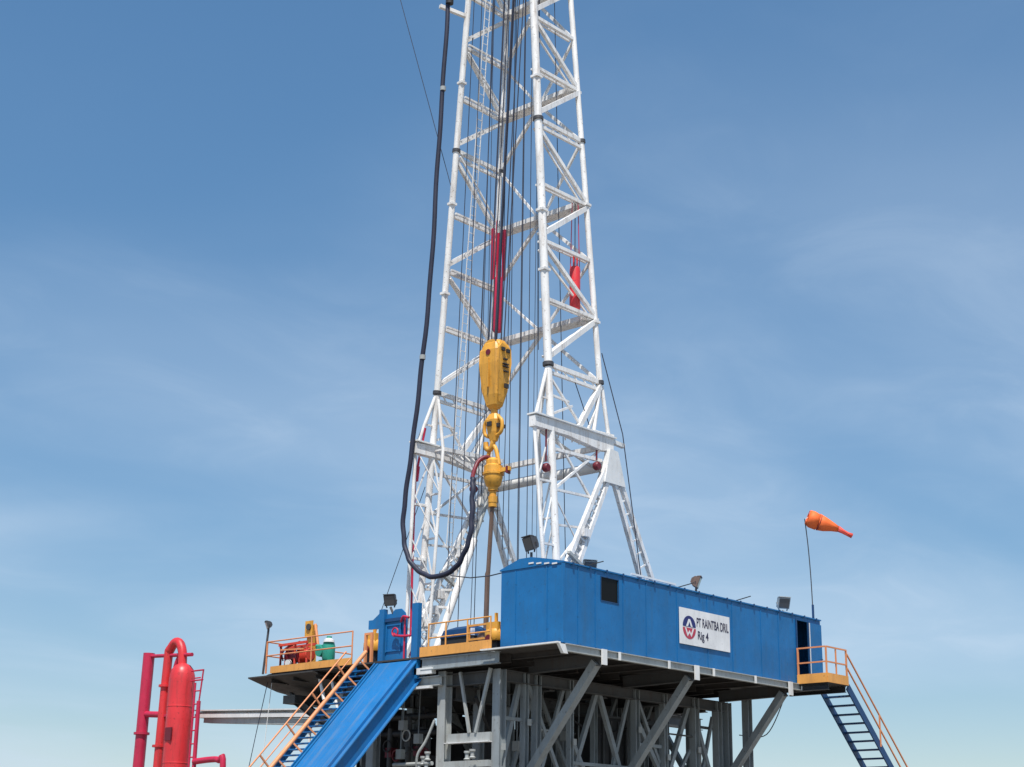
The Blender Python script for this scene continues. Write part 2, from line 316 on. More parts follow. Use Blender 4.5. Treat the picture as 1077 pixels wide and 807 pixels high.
pf = thing('pipe_fittings', 'pale pipe fittings and valves low beside the lit front column', 'valves', (39.7, 39.9, 4.6))
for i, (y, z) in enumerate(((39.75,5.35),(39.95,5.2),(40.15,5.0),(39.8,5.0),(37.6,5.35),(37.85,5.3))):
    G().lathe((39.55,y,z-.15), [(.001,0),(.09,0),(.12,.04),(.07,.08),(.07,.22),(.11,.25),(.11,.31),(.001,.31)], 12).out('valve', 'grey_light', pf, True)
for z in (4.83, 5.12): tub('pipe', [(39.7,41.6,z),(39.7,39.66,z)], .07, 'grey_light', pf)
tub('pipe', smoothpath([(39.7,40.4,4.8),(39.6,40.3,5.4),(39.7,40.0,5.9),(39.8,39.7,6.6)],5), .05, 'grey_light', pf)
# small pale boxes added to stand for specks of light in the shade
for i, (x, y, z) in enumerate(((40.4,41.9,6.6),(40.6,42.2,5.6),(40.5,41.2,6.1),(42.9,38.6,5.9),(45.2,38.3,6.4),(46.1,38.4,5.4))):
    t = thing('pale_speck_box', ('pale box standing for a speck of light behind the ramp upper left','pale box standing for a speck of light low behind the ramp','pale box standing for a speck of light between ramp and lit column','pale box standing for a speck of light between the paired columns','pale box standing for a speck of light inside the braced bay','low pale box standing for a speck of light behind the second strut')[i], 'box', (x,y,z-.2), 'pale light specks under the floor')
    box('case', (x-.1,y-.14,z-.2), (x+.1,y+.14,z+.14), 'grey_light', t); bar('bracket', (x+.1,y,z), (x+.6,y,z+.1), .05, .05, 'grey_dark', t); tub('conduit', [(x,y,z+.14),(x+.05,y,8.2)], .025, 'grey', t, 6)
# ------------------------------------------------------------------ drill floor
fl = thing('drill_floor', 'steel drill floor platform with orange kick plate between gate and cabin', 'platform', (46, YC, ZD-.5))
box('deck_plate', (XF, 36.55, ZD-.06), (54.2, 48.3, ZD), 'grating', fl)
for i in range(12):
    x = 40.3 + i*1.2; ib('joist', (x, 36.6, ZD-.22), (x, 45.4, ZD-.22), .12, .30, 'grating', fl, .02)
ib('edge_beam', (XF+.11, 36.4, ZD-.28), (XF+.11, 40.1, ZD-.28), .20, .42, 'grey', fl, .03)
ib('edge_beam', (XF+.3, 39.3, ZD-.86), (XF+.3, 41.9, ZD-.86), .3, .34, 'grey_light', fl, .03)
box('ledge_plate', (XF+.02, 39.55, ZD-.62), (XF+.25, 40.6, ZD-.40), 'white_clean', fl)
box('ledge_plate', (XF+.02, 39.62, ZD-1.12), (XF+.2, 40.6, ZD-1.04), 'white_clean', fl)
box('kick_plate', (XF-.03, 36.66, ZD-.02), (XF, 40.12, ZD+.32), 'orange', fl)
def rail(parent, pts, zs, m_='salmon', r=.026, posts=True, base=ZD, tops=None):
    """posts at pts, rails at heights zs between neighbours"""
    if posts:
        for p in pts: tub('post', [(p[0], p[1], base), (p[0], p[1], base+max(zs)+.02)], r*1.1, m_, parent, 8)
    for a, b in zip(pts, pts[1:]):
        for z in zs: tub('handrail', [(a[0], a[1], base+z), (b[0], b[1], base+z)], r, m_, parent, 8)
rail(fl, [(XF+.03, y) for y in (39.75, 38.9, 37.85, 36.75)], (.62, 1.12), 'orange')
# side wing to the left of the stairs
wg = thing('side_platform', 'folding side platform with orange kick plate and salmon railing left of the stairs', 'platform', (41.5, 46.2, ZD-.5))
G().prism([(XF,44.15,ZD-.10),(XF,48.45,ZD-.10),(XF+.3,49.2,ZD-.14),(44.3,49.2,ZD-.14),(44.3,44.15,ZD-.1)], (0,0,.06)).out('deck_plate', 'grating', wg)
G().prism([(XF-.25,45.6,ZD-.12),(XF-.1,49.6,ZD-.10),(41.2,50.1,ZD-.42),(42.4,49.6,ZD-.7),(42.4,46.0,ZD-.72)], (0,0,-.05)).out('under_plate', 'grating', wg)
for y in (44.5, 45.8, 47.1, 48.4): ib('joist', (XF+.1,y,ZD-.24), (44.2,y,ZD-.24), .14, .26, 'grating', wg, .02)
ib('support_arm', (40.6,48.6,ZD-.75), (41.4,45.1,5.9), .26, .3, 'grey_dark', wg)
ib('support_arm', (43.2,48.3,ZD-.45), (42.4,45.1,5.9), .22, .3, 'grey_dark', wg)
box('bracket', (40.3,47.9,ZD-1.1), (42.0,48.6,ZD-.78), 'grey_dark', wg)
for y0, y1 in ((46.02,48.36),(43.70,46.0)):
    box('kick_plate', (XF-.03, y0, ZD-.02), (XF, y1, ZD+.24), 'orange', wg)
rail(wg, [(XF+.03, y) for y in (48.7, 46.05, 43.75)], (.68, 1.22), 'salmon')
rail(wg, [(XF+.05, 48.7), (43.9, 48.7)], (.68, 1.22), 'salmon')
tub('prop', [(XF+.4,46.0,ZD-.1),(XF+.4,45.6,ZD-1.15)], .07, 'white_clean', wg); tub('prop', [(XF+.4,45.2,ZD-.5),(XF+.4,44.7,ZD-1.9)], .06, 'white_clean', wg)

# ------------------------------------------------------------------ cabin and its cantilever platform
X0, X1, Y0, Y1, ZB, ZT = 39.60, 55.70, 33.65, 36.45, 8.79, 11.46
cp = thing('cabin_platform', 'grey cantilevered steel platform with struts carrying the blue cabin', 'platform', (47, 35, 8.2))
ib('edge_channel', (X0+.05, Y0-.06, ZB-.15), (53.95, Y0-.06, ZB-.15), .16, .26, 'grey_light', cp, .03)
box('deck_plate', (X0-.25, Y0-.02, ZB-.075), (54.0, 36.5, ZB-.012), 'grating', cp)
G().box((X0-.42, Y0-.12, ZB-.05), (X0-.255, 37.0, ZB+.0)).out('lip_plate', 'white_clean', cp)
G().prism([(X0-.35,Y0-.14,ZB-.06),(X0-.05,Y0-.14,ZB-.06),(X0+.1,Y0-.14,ZB-.36),(X0-.12,Y0-.14,ZB-.36)], (0,.12,0)).out('corner_bracket', 'white_clean', cp)
for x in (41.55, 46.86, 53.06):
    ib('cantilever_beam', (x, Y0+.02, ZB-.34), (x, 36.86, ZB-.40), .22, .44, 'grey_dark', cp, .03)  # shade below the cabin floor is painted in with the darker grey
    box('end_plate', (x-.13, Y0-.20, ZB-.54), (x+.13, Y0-.145, ZB-.02), 'white_clean', cp)
    bar('strut', (x, Y0+.16, ZB-.42), (x+.02, 36.9, 4.70), .26, .3, 'grey', cp, (1,0,0))
for x in (42.4, 45.21, 47.93, 50.65, 53.9): box('stiffener_plate', (x-.05, Y0-.185, ZB-.30), (x+.05, Y0-.145, ZB-.02), 'white_clean', cp)
for i in range(9):
    x = 40.4 + i*1.62
    if min(abs(x-q) for q in (41.55,46.86,53.06)) > .3: ib('joist', (x, Y0+.04, ZB-.17), (x, 36.6, ZB-.17), .12, .18, 'grating', cp, .02)

cb = thing('doghouse_cabin', 'long blue metal doghouse cabin with low arched roof raised beside the drill floor', 'cabin', ((X0+X1)/2, (Y0+Y1)/2, ZB))
T = .05
def wall_x(xa, xb, hole=None):
    g_ = G()
    if hole:
        (hx0, hx1, hz0, hz1) = hole
        g_.box((xa,Y0,ZB),(hx0,Y0+T,ZT)); g_.box((hx1,Y0,ZB),(xb,Y0+T,ZT)); g_.box((hx0,Y0,ZB),(hx1,Y0+T,hz0)); g_.box((hx0,Y0,hz1),(hx1,Y0+T,ZT))
    else: g_.box((xa,Y0,ZB),(xb,Y0+T,ZT))
    return g_.out('wall_panel', 'blue', cb)
ed = [X0, 40.38, 41.30, 42.82, 44.13, 45.94, 47.83, 49.43, 51.37, 52.6, 53.86]
for i in range(10):
    wl = wall_x(ed[i]+.006, ed[i+1]-.006, (41.59,42.53,10.46,11.26) if i == 2 else None)
    if i: bar('seam_batten', (ed[i], Y0-.004, ZB+.03), (ed[i], Y0-.004, ZT-.05), .045, .03, 'blue', wl, (0,1,0))
box('lintel', (53.87,Y0,11.30), (54.76,Y0+T,ZT), 'blue', cb)
box('wall_panel', (54.77,Y0,ZB), (X1,Y0+T,ZT), 'blue', cb)
eds = [Y0+T, 34.37, 35.78, Y1]
for i in range(3):
    box('wall_panel', (X0, eds[i]+.005, ZB), (X0+T, eds[i+1]-.005, ZT), 'blue', cb)
    if i: bar('seam_batten', (X0-.004, eds[i], ZB+.03), (X0-.004, eds[i], ZT-.05), .045, .03, 'blue', cb, (1,0,0))
bar('corner_post', (X0-.01, Y0-.01, ZB), (X0-.01, Y0-.01, ZT-.02), .09, .09, 'blue', cb, (1,0,0))
box('wall_panel', (X1-T, Y0+T+.003, ZB), (X1, Y1-.003, ZT), 'blue', cb)
box('wall_panel', (X0+T+.003, Y1-T, ZB), (X1-T-.003, Y1, ZT), 'blue', cb)
box('floor_plate', (X0+T+.003, Y0+T+.003, ZB-.005), (X1-T-.003, Y1-T-.003, ZB+.03), 'dark_inside', cb)
box('partition', (52.0, Y0+T+.01, ZB+.04), (52.06, Y1-T-.01, ZT-.02), 'dark_inside', cb)
box('partition', (43.6, Y0+T+.01, ZB+.04), (43.66, Y1-T-.01, ZT-.02), 'dark_inside', cb)
prof = [(Y0-.05, ZT+.002), (Y0-.05, ZT+.05), (34.5, ZT+.24), (35.05, ZT+.34), (35.6, ZT+.34), (Y1+.05, ZT+.05), (Y1+.05, ZT+.002)]
G().prism([(X0-.03, y, z) for y, z in prof], (X1-X0+.06, 0, 0)).out('roof', 'blue', cb)
for i in range(18):
    x = X0 + .45 + i*.9
    box('roof_lug', (x-.03, Y0-.085, ZT-.06), (x+.03, Y0-.053, ZT+.07), 'blue_dark', cb)
for x in (40.9, 46.2, 49.9): bar('roof_rod', (x, Y0+.1, ZT+.09), (x+.85, Y0+.02, ZT+.36), .035, .035, 'black_steel', cb)
bar('roof_pipe', (43.6, Y0+.25, ZT+.22), (46.2, Y0+.25, ZT+.20), .07, .07, 'white_clean', cb)
for y in (34.0, 34.35, 34.7, 35.05): box('vent_slot', (X0-.05, y-.11, ZT-.02+.12*(y-34)), (X0-.032, y+.11, ZT+.03+.12*(y-34)), 'white_clean', cb)
wn = box('window', (41.55,Y0+.018,10.42), (42.57,Y0+.03,11.30), 'window_glass', cb)
G().box((41.56,Y0-.02,10.43),(42.56,Y0-.003,10.46)).box((41.56,Y0-.02,11.26),(42.56,Y0-.003,11.29)).box((41.56,Y0-.02,10.46),(41.59,Y0-.003,11.26)).box((42.53,Y0-.02,10.46),(42.56,Y0-.003,11.26)).out('window_frame', 'blue_dark', wn)
dr = box('door', (54.86,Y0-.075,ZB+.1), (55.66,Y0-.03,11.28), 'blue', cb)
bar('door_handle', (55.55,Y0-.08,ZB+1.1), (55.55,Y0-.16,ZB+1.1), .03, .03, 'lamp', dr)
box('door_stop', (54.78,Y0-.05,ZB+.1), (54.855,Y0-.003,11.28), 'white_clean', cb)
for x in (53.86, 54.75): bar('door_jamb', (x, Y0-.02, ZB), (x, Y0-.02, 11.30), .07, .06, 'blue_dark', cb, (0,1,0))

# sign on the cabin wall
sg = thing('company_sign', 'white rectangular sign with round blue and red logo on the cabin wall', 'sign', (47.6, Y0-.06, 9.48))
ys = Y0-.045
box('board', (46.02,ys-.012,9.49), (49.17,ys+.012,10.80), 'sign_white', sg)
def ring_half(c, r, a0, a1, n=24): return [(c[0]+r*math.cos(a0+(a1-a0)*k/n), ys-.013, c[1]+r*math.sin(a0+(a1-a0)*k/n)) for k in range(n+1)]
cz = (46.60, 10.12)
G().prism(ring_half((cz[0], cz[1]+.02), .40, 0, math.pi), (0,-.006,0)).out('logo_top', 'ink_blue', sg)
G().prism(ring_half((cz[0], cz[1]-.02), .40, math.pi, 2*math.pi), (0,-.006,0)).out('logo_bottom', 'ink_red', sg)
def poly(name, pts, mt, dy): return G().prism([(cz[0]+x, ys-.0195-dy, cz[1]+z) for x, z in pts], (0,-.004,0)).out(name, mt, sg)
poly('logo_mark', [(-.20,.03),(-.09,.03),(0,.20),(.09,.03),(.20,.03),(.05,.30),(-.05,.30)], 'sign_white', 0)
poly('logo_mark', [(-.28,-.03),(-.20,-.03),(-.10,-.22),(0,-.10),(.10,-.22),(.20,-.03),(.28,-.03),(.12,-.34),(0,-.20),(-.12,-.34)], 'sign_white', 0)
def text(s, x, z, size, wx):
    cu = bpy.data.curves.new('t', 'FONT'); cu.body = s; cu.size = size; cu.extrude = .003; cu.offset = .005
    ob = bpy.data.objects.new('t', cu); COL.objects.link(ob)
    dg = bpy.context.evaluated_depsgraph_get(); me = bpy.data.meshes.new_from_object(ob.evaluated_get(dg))
    bpy.data.objects.remove(ob)
    xs = [v.co.x for v in me.vertices]; k = wx/(max(xs)-min(xs)); x_ = min(xs)
    for v in me.vertices: v.co = Vector(((v.co.x-x_)*k, v.co.z, v.co.y))
    me.materials.clear(); me.materials.append(M['ink']); me.name = 'lettering'
    o = bpy.data.objects.new('lettering', me); _place(o, (x, ys-.018, z), sg); return o
text('PT RAINTBA DRIL', 47.06, 10.21, .46, 2.02)
text('Rig 4', 47.12, 9.76, .42, .66)

# ------------------------------------------------------------------ landing and right-hand stairs
ld = thing('stair_landing', 'small orange-edged landing outside the cabin door', 'landing', (54.5, 32.9, ZB))
box('deck_plate', (53.75,32.25,ZB-.06), (55.32,Y0-.01,ZB-.02), 'grating', ld)
ib('support_beam', (53.9,32.3,ZB-.2), (53.9,Y0+1.2,ZB-.2), .14, .24, 'black_steel', ld); ib('support_beam', (55.15,32.3,ZB-.2), (55.15,Y0+1.2,ZB-.2), .14, .24, 'black_steel', ld)
box('kick_plate', (53.73,32.24,ZB-.04), (53.75,Y0-.06,ZB+.32), 'orange', ld)
box('kick_plate', (53.76,32.22,ZB-.04), (55.3,32.245,ZB+.32), 'orange', ld)
for p in ((53.78,Y0-.1),(53.78,32.28),(55.28,32.28)):
    bar('post', (p[0],p[1],ZB), (p[0],p[1],ZB+1.36), .06, .06, 'salmon', ld)
for z in (.76, 1.34):
    bar('handrail', (53.78,Y0-.06,ZB+z), (53.78,32.31,ZB+z), .055, .055, 'salmon', ld); bar('handrail', (53.81,32.28,ZB+z), (55.25,32.28,ZB+z), .055, .055, 'salmon', ld)
bar('post', (54.5,32.28,ZB), (54.5,32.28,ZB+1.3), .05, .05, 'salmon', ld)
st = thing('access_stairs', 'dark blue open stairs with pink handrail descending from the cabin landing', 'stairs', (60, 32.9, 0))
SX, SZ = 55.33, ZB-.08; k = 1.065                                # run per metre of drop
def spt(z, y, off=0): return Vector((SX+(SZ-z)*k, y, z+off))
for y in (32.30, 33.52): bar('stringer', spt(SZ,y), spt(.05,y), .05, .30, 'blue_dark', st)
nst = 27
for i in range(1, nst):
    z = SZ - i*(SZ/nst); p = spt(z, 0)
    box('tread', (p.x-.13, 32.33, z-.03), (p.x+.13, 33.49, z+.03), 'blue_dark', st)
for off in (.72, 1.28): bar('handrail', spt(SZ,32.28,off)+Vector((0,0,0)), spt(.6,32.28,off), .05, .05, 'salmon', st)
for z in (6.55, 4.6, 2.6, .8): bar('post', spt(z,32.26), spt(z,32.26,1.28), .05, .05, 'salmon', st)

# ------------------------------------------------------------------ windsock
wp = thing('windsock', 'orange windsock on a thin pole above the far end of the cabin', 'windsock', (55.9, 34.1, ZT+.05))
tub('pole', smoothpath([(55.95,34.1,ZT+.04),(55.9,34.1,13.2),(55.78,34.1,14.6),(55.60,34.1,15.75)]), .022, 'lamp', wp, 8)
dv = Vector((.60, -.66, -.36)).normalized(); p0 = Vector((55.72, 34.02, 15.82))
prf = [(.30,0),(.36,.16),(.34,.46),(.29,.75),(.19,1.08),(.11,1.35)]
def sock_seg(name, pf, mt):
    g_ = G(); g_.tube([p0+dv*h+Vector((0,0,-.03*math.sin(h*4))) for _, h in pf], [r for r, _ in pf], 18, caps=False)
    for i_, v_ in enumerate(g_.v): g_.v[i_] = (v_[0], v_[1], v_[2] + .018*math.sin(i_*1.7) + .012*math.sin(i_*.61))
    o = g_.out(name, mt, wp, True); s_ = o.modifiers.new('thick', 'SOLIDIFY'); s_.thickness = .006; return o
sock_seg('sock_mouth', prf[:3], 'sock'); sock_seg('sock_body', prf[2:], 'sock')
sock_seg('sock_tail', [(.115,1.34),(.085,1.55),(.08,1.75),(.095,1.95)], 'sock_red')
G().tube([p0+dv*.5+Vector((0,0,-.03))-dv*.012, p0+dv*.5+Vector((0,0,-.03))+dv*.012], .345, 18).out('band', 'maroon', wp, True)
ring = [p0 + (dv.orthogonal().normalized()*math.cos(t*.3307)+dv.cross(dv.orthogonal().normalized())*math.sin(t*.3307))*.305 for t in range(20)]
tub('hoop', ring, .014, 'sock', wp, 6)
bar('bracket', (55.60,34.1,15.72), p0-Vector((.0,0,.0)), .025, .025, 'white_clean', wp)
bar('pole_base', (55.95,34.1,ZT+.02), (55.95,34.1,ZT+.75), .07, .07, 'blue_dark', wp)

# ------------------------------------------------------------------ mast
ms = thing('drilling_mast', 'tall white lattice drilling mast with four legs standing over the drill floor', 'mast', (45, YC, ZD))
def wdt(z): return 6.04 - .1287*(z-20.33)
def dep(z): return 3.16 - .036*(z-20.33) if z > 20.33 else 3.16 + .03*(20.33-z)
def leg(n, z):
    x = 43.70 + .0045*(z-20.33); y = wdt(z)/2
    if n in 'NL': return Vector((x, YC-y if n == 'N' else YC+y, z))
    return Vector((x+dep(z), YC-y if n == 'R' else YC+y, z))
TOP = 42.0
tub('leg', [leg('N',20.3), leg('N',TOP)], .165, 'white', ms, 16); tub('leg', [leg('L',20.3), leg('L',TOP)], .135, 'white', ms, 14)
tub('leg', [leg('R',20.3), leg('R',TOP)], .12, 'white', ms, 14); tub('leg', [leg('F',20.3), leg('F',TOP)], .105, 'white', ms, 14)
LV = [20.33, 23.08, 25.58, 28.10, 31.05, 33.46, 35.93, 38.4, 40.8]
def mem(name, a, b, w, h=None, mt='white'): return bar(name, a, b, w, h or w, mt, ms)
for s, (f_, r_) in enumerate((('N','R'),('L','F'))):
    IN = Vector((0, .26 if s == 0 else -.26, 0))
    for i, z in enumerate(LV):
        if z in (20.33, 31.05):
            mem('cross_beam', leg(f_,z), leg(r_,z), .14, .17); mem('cross_beam', leg(f_,z-.32), leg(r_,z-.32), .12, .12)
            for q in range(5): mem('lacing', lerp(leg(f_,z), leg(r_,z), .1+.18*q), lerp(leg(f_,z-.32), leg(r_,z-.32), .19+.18*q), .05)
        else: mem('cross_beam', leg(f_,z), leg(r_,z), .14, .14); mem('cross_angle', leg(f_,z+.02)+IN, leg(r_,z+.02)+IN, .08)
        if i % 2 == 0 and i+1 < len(LV): mem('diagonal', leg(f_,z+.3), leg(r_,LV[i+1]-.12), .20); mem('diagonal_angle', leg(f_,z+.35)+IN, leg(r_,LV[i+1]-.12)+IN, .09)
        if i % 2 == 0 and i > 0: mem('diagonal', leg(f_,z-(.42 if z == 31.05 else .12)), leg(r_,LV[i-1]+.1), .15); mem('diagonal_angle', leg(f_,z-.35)+IN, leg(r_,LV[i-1]+.1)+IN, .07)
# back face between the rear legs
for i, z in enumerate(LV):
    if i % 2 == 1:
        a, b = leg('F',z), leg('R',z); mem('back_girder', a, b, .52, .13); mem('girder_edge', a+Vector((-.27,0,.06)), b+Vector((-.27,0,.06)), .03, .2)
        mid = (a+b)/2
        for n in 'FR':
            mem('back_brace', mid, leg(n, LV[i-1]), .13)
            if i+1 < len(LV): mem('back_brace', mid, leg(n, LV[i+1]), .10)
            q = leg(n, z); sgn = 1 if n == 'R' else -1
            G().prism([q+Vector((0,0,-.13)), q+Vector((0,sgn*.95,-.13)), q+Vector((-.75,0,-.13))], (0,0,.03)).out('gusset', 'white', ms)
# flanges on the joints
for z in (20.33, 31.05):
    for n, r in (('N',.22),('L',.18),('R',.17),('F',.17)):
        tub('flange', [leg(n,z-.07), leg(n,z+.07)], r, 'lamp', ms, 14)
for z, n in ((24.3,'N'),(26.9,'N'),(33.0,'N'),(34.2,'L'),(24.6,'L'),(28.6,'L'),(28.1,'R'),(22.9,'R')):
    bar('clamp', leg(n,z)+Vector((-.02,-.02,-.05)), leg(n,z)+Vector((-.02,-.02,.05)), .36 if n == 'N' else .3, .36 if n == 'N' else .3, 'white', ms)
# lower spread section below the first joint
ZG = 17.85
for s, (f_, r_, sg_) in enumerate((('N','R',1),('L','F',-1))):
    j = leg(f_,20.2); fx, fy = leg(f_,ZG).x, leg(f_,ZG).y
    base = Vector((fx-.02, leg(f_,ZD).y, ZD+.02)); g0 = Vector((fx, fy, ZG)); g2 = Vector((fx-.95, fy, ZG-.05)); b2 = Vector((fx-.62, base.y, ZD+.02))
    tub('leg', [j, g0, base], .15 if s == 0 else .14, 'white', ms, 14)
    tub('leg', [j+Vector((-.1,0,-.1)), g2, b2], .075, 'white', ms, 12)
    jr = leg(r_,20.2); ga = Vector((fx+2.55, fy, ZG+.15)); gb = Vector((fx+3.55, fy, ZG+.2))
    tub('leg', [jr, ga], .085, 'white', ms, 12); tub('leg', [jr+Vector((.1,0,0)), gb], .085, 'white', ms, 12)
    # haunched girder
    G().prism([g2+Vector((-.12,-.15,.2)), gb+Vector((.15,-.15,.18)), gb+Vector((.1,-.15,-.5)), gb+Vector((-.65,-.15,-.62)), g0+Vector((.9,-.15,-.24)), g2+Vector((-.12,-.15,-.22))], (0,.30,0)).out('haunched_girder', 'white', ms)
    box('girder_flange', (g2.x-.15, fy-.24, ZG+.20), (gb.x+.2, fy+.24, ZG+.26), 'white_clean', ms)
    mem('diagonal', leg(f_,19.9), ga+Vector((-.5,0,0)), .08); mem('diagonal', g0+Vector((.15,0,.5)), lerp(leg(f_,19.9), ga, .52), .09)
    mem('diagonal', ga+Vector((-.4,0,0)), lerp(jr, ga, .45), .09); mem('cross_beam', leg(f_,19.1)+Vector((.05,0,0)), lerp(leg(f_,19.9), ga, .45), .08)
    mem('cross_beam', lerp(j,g2,.55), lerp(j,g0,.55), .07)
    mem('diagonal', jr, g0+Vector((1.6,0,.2)), .2, .2)
    for t in (.25, .52, .8):
        mem('cross_beam', lerp(g0,base,t), lerp(g2,b2,t), .08); mem('diagonal', lerp(g0,base,t-.24), lerp(g2,b2,t), .05)
    mem('cross_beam', lerp(g0,base,.28), Vector((fx+3.1,fy,15.5)), .09); mem('cross_beam', lerp(g0,base,.62), Vector((fx+1.6,fy,12.4)), .09)
    mem('diagonal', lerp(g0,base,.3), Vector((fx+1.9,fy,13.2)), .045)
    # second, inner plane of the spread section
    inn = Vector((0, .62*sg_, 0)); gi = g0+inn; bi = base+inn
    tub('leg', [j+Vector((0,.1*sg_,-.2)), gi, bi], .07, 'white', ms, 10)
    for t in (.0, .2, .4, .6, .8):
        mem('cross_beam', lerp(g0,base,t), lerp(gi,bi,t), .07); mem('diagonal', lerp(g0,base,t), lerp(gi,bi,t+.2), .05)
        mem('diagonal', lerp(g2,b2,t), lerp(gi,bi,t+.2), .045)
    mem('cross_beam', gi, gb+inn, .16); mem('diagonal', gi+Vector((.1,0,-.1)), gb+inn+Vector((-.3,0,-1.1)), .1)
    mem('diagonal', g0+Vector((.2,0,-.3)), Vector((fx+2.6,fy,15.2)), .08); mem('diagonal', Vector((fx+.1,fy,15.3)), gb+Vector((-.6,0,-.6)), .09)
    mem('diagonal', Vector((fx+.05,fy-.1*sg_,12.3)), Vector((fx+2.2,fy,14.4)), .07); mem('cross_beam', Vector((fx,fy-.05*sg_,14.0)), Vector((fx+2.2,fy,14.2)), .08)
    for q in range(7):
        x = fx+.3+q*.42; mem('lacing', Vector((x,fy+.15*sg_,ZG+.25)), Vector((x+.3,fy+.5*sg_,ZG-.2)), .05)
    # rear lower strut with hanging tool
    mem('cross_beam', g0+Vector((.2,.0,-.9)), gb+Vector((-.5,0,-1.0)), .12)
mem('cross_beam', leg('L',ZG-.2)+Vector((3.2,0,0)), leg('N',ZG-.2)+Vector((3.2,0,0)), .2)
# mast ladder inside the far tower and cable tray
lx = 44.35
for dx in (0, .3): mem('ladder_rail', Vector((lx+dx, leg('L',14).y-.55, 14)), Vector((lx+dx, leg('L',TOP).y-.5, TOP)), .03)
for i in range(70):
    z = 14.2 + i*.4; y = leg('L',14).y-.55 + (leg('L',TOP).y-.5-leg('L',14).y+.55)*(z-14)/(TOP-14)
    mem('rung', Vector((lx,y,z)), Vector((lx+.3,y,z)), .02)
# crown above the picture
for a, b in (('N','L'),('L','F'),('F','R'),('R','N')): mem('crown_beam', leg(a,TOP), leg(b,TOP), .35, .5)
mem('crown_beam', (leg('N',TOP)+leg('L',TOP))/2+Vector((0,-.9,0)), (leg('R',TOP)+leg('F',TOP))/2+Vector((0,-.9,0)), .3, .5)
mem('crown_beam', (leg('N',TOP)+leg('L',TOP))/2+Vector((0,.9,0)), (leg('R',TOP)+leg('F',TOP))/2+Vector((0,.9,0)), .3, .5)
mem('outrigger', leg('L',40.8), leg('L',40.8)+Vector((-.6,2.4,-.1)), .2)
mem('outrigger', leg('L',37.4), leg('L',37.4)+Vector((-1.3,.4,.1)), .16)

# support A-frames behind the mast
def a_frame(y, label, sgn):
    af = thing('support_frame', label, 'support frame', (47.1, y, ZD), 'support frames at the mast foot')
    ap = Vector((47.15, y, 17.05))
    def ladder(foot, wd, r, mt, n):
        d = (foot-ap).normalized(); side = Vector((-d.z, 0, d.x)).normalized()
        if side.x < 0: side = -side
        a0, a1 = ap-side*.16, ap+side*.16; b0, b1 = foot-side*wd/2, foot+side*wd/2
        bar('leg', a0, b0, r, r, mt, af); bar('leg', a1, b1, r, r, mt, af)
        for i in range(n):
            t = (i+1)/(n+1); bar('rung', lerp(a0,b0,t), lerp(a1,b1,t), r*.35, r*.35, mt, af)
    ladder(Vector((42.75, y, ZD+.02)), .75, .17, 'white', 26)
    ladder(Vector((51.3, y, ZD+.02)), 1.05, .17, 'white', 16)
    tub('ram_barrel', [lerp(ap,(43.6,y,ZD),.30)+Vector((0,.35*sgn,0)), lerp(ap,(43.6,y,ZD),.98)+Vector((0,.35*sgn,0))], .15, 'white', af, 14)
    tub('ram_rod', [ap+Vector((-.1,.35*sgn,-.2)), lerp(ap,(43.6,y,ZD),.30)+Vector((0,.35*sgn,0))], .08, 'grey_light', af, 12)
    for q in (.35, .5, .66, .8): bar('tie', lerp(ap,(42.75,y,ZD),q), lerp(ap,(43.6,y,ZD),q)+Vector((0,.35*sgn,0)), .1, .1, 'white', af)
    G().prism([ap+Vector((-.55,-.14,-.9)), ap+Vector((-.2,-.14,.5)), ap+Vector((.28,-.14,.45)), ap+Vector((.75,-.14,-.9))], (0,.28,0)).out('apex_plate', 'white_clean', af)
    bar('apex_pin', ap+Vector((.0,.12,.92)), ap+Vector((.95,.12,.86)), .18, .16, 'white_clean', af)
    c = lerp(ap, (42.75,y,ZD), .52); d = (Vector((42.75,y,ZD))-ap).normalized(); s = Vector((-d.z,0,d.x))
    bar('clamp_plate', c-s*.55+Vector((0,-.16,0)), c+s*.55+Vector((0,-.16,0)), .14, .12, 'grey_light', af)
    for q in (.38, .6, .68, .75): 
        c = lerp(ap, (42.75,y,ZD), q); box('bracket', (c.x-.2,y-.2,c.z-.14), (c.x+.12,y+.1,c.z+.16), 'white', af)
    return af
a_frame(37.62, 'white braced support frame at the near right foot of the mast behind the cabin', 1)
a_frame(44.32, 'white braced support frame at the far left foot of the mast behind the hose', -1)
tub_ = tag(G().tube([(47.15,37.8,16.95),(47.15,44.15,16.95)], .21, 18).out('cross_tube', 'white_clean', None, True), 'thick white horizontal tube joining the two support frames', 'tube')
for lab, p0_, z0 in (('dark red snatch block hanging inside the near right mast foot', (43.35,37.72,16.1), 17.6), ('dark red block under the near haunched girder by the right leg', (46.35,37.7,16.75), 17.4), ('dark red block under the far haunched girder beside the hose end', (46.0,44.0,16.7), 17.4)):
    t = thing('snatch_block', lab, 'pulley block', p0_)
    c = Vector(p0_); G().lathe(c+Vector((0,-.13,0)), [(.001,0),(.13,.0),(.17,.05),(.17,.18),(.13,.24),(.001,.24)], 18, (0,1,0)).out('cheek', 'maroon', t, True)
    bar('hanger', c+Vector((0,0,.25)), (c.x,c.y,z0), .05, .05, 'maroon', t)

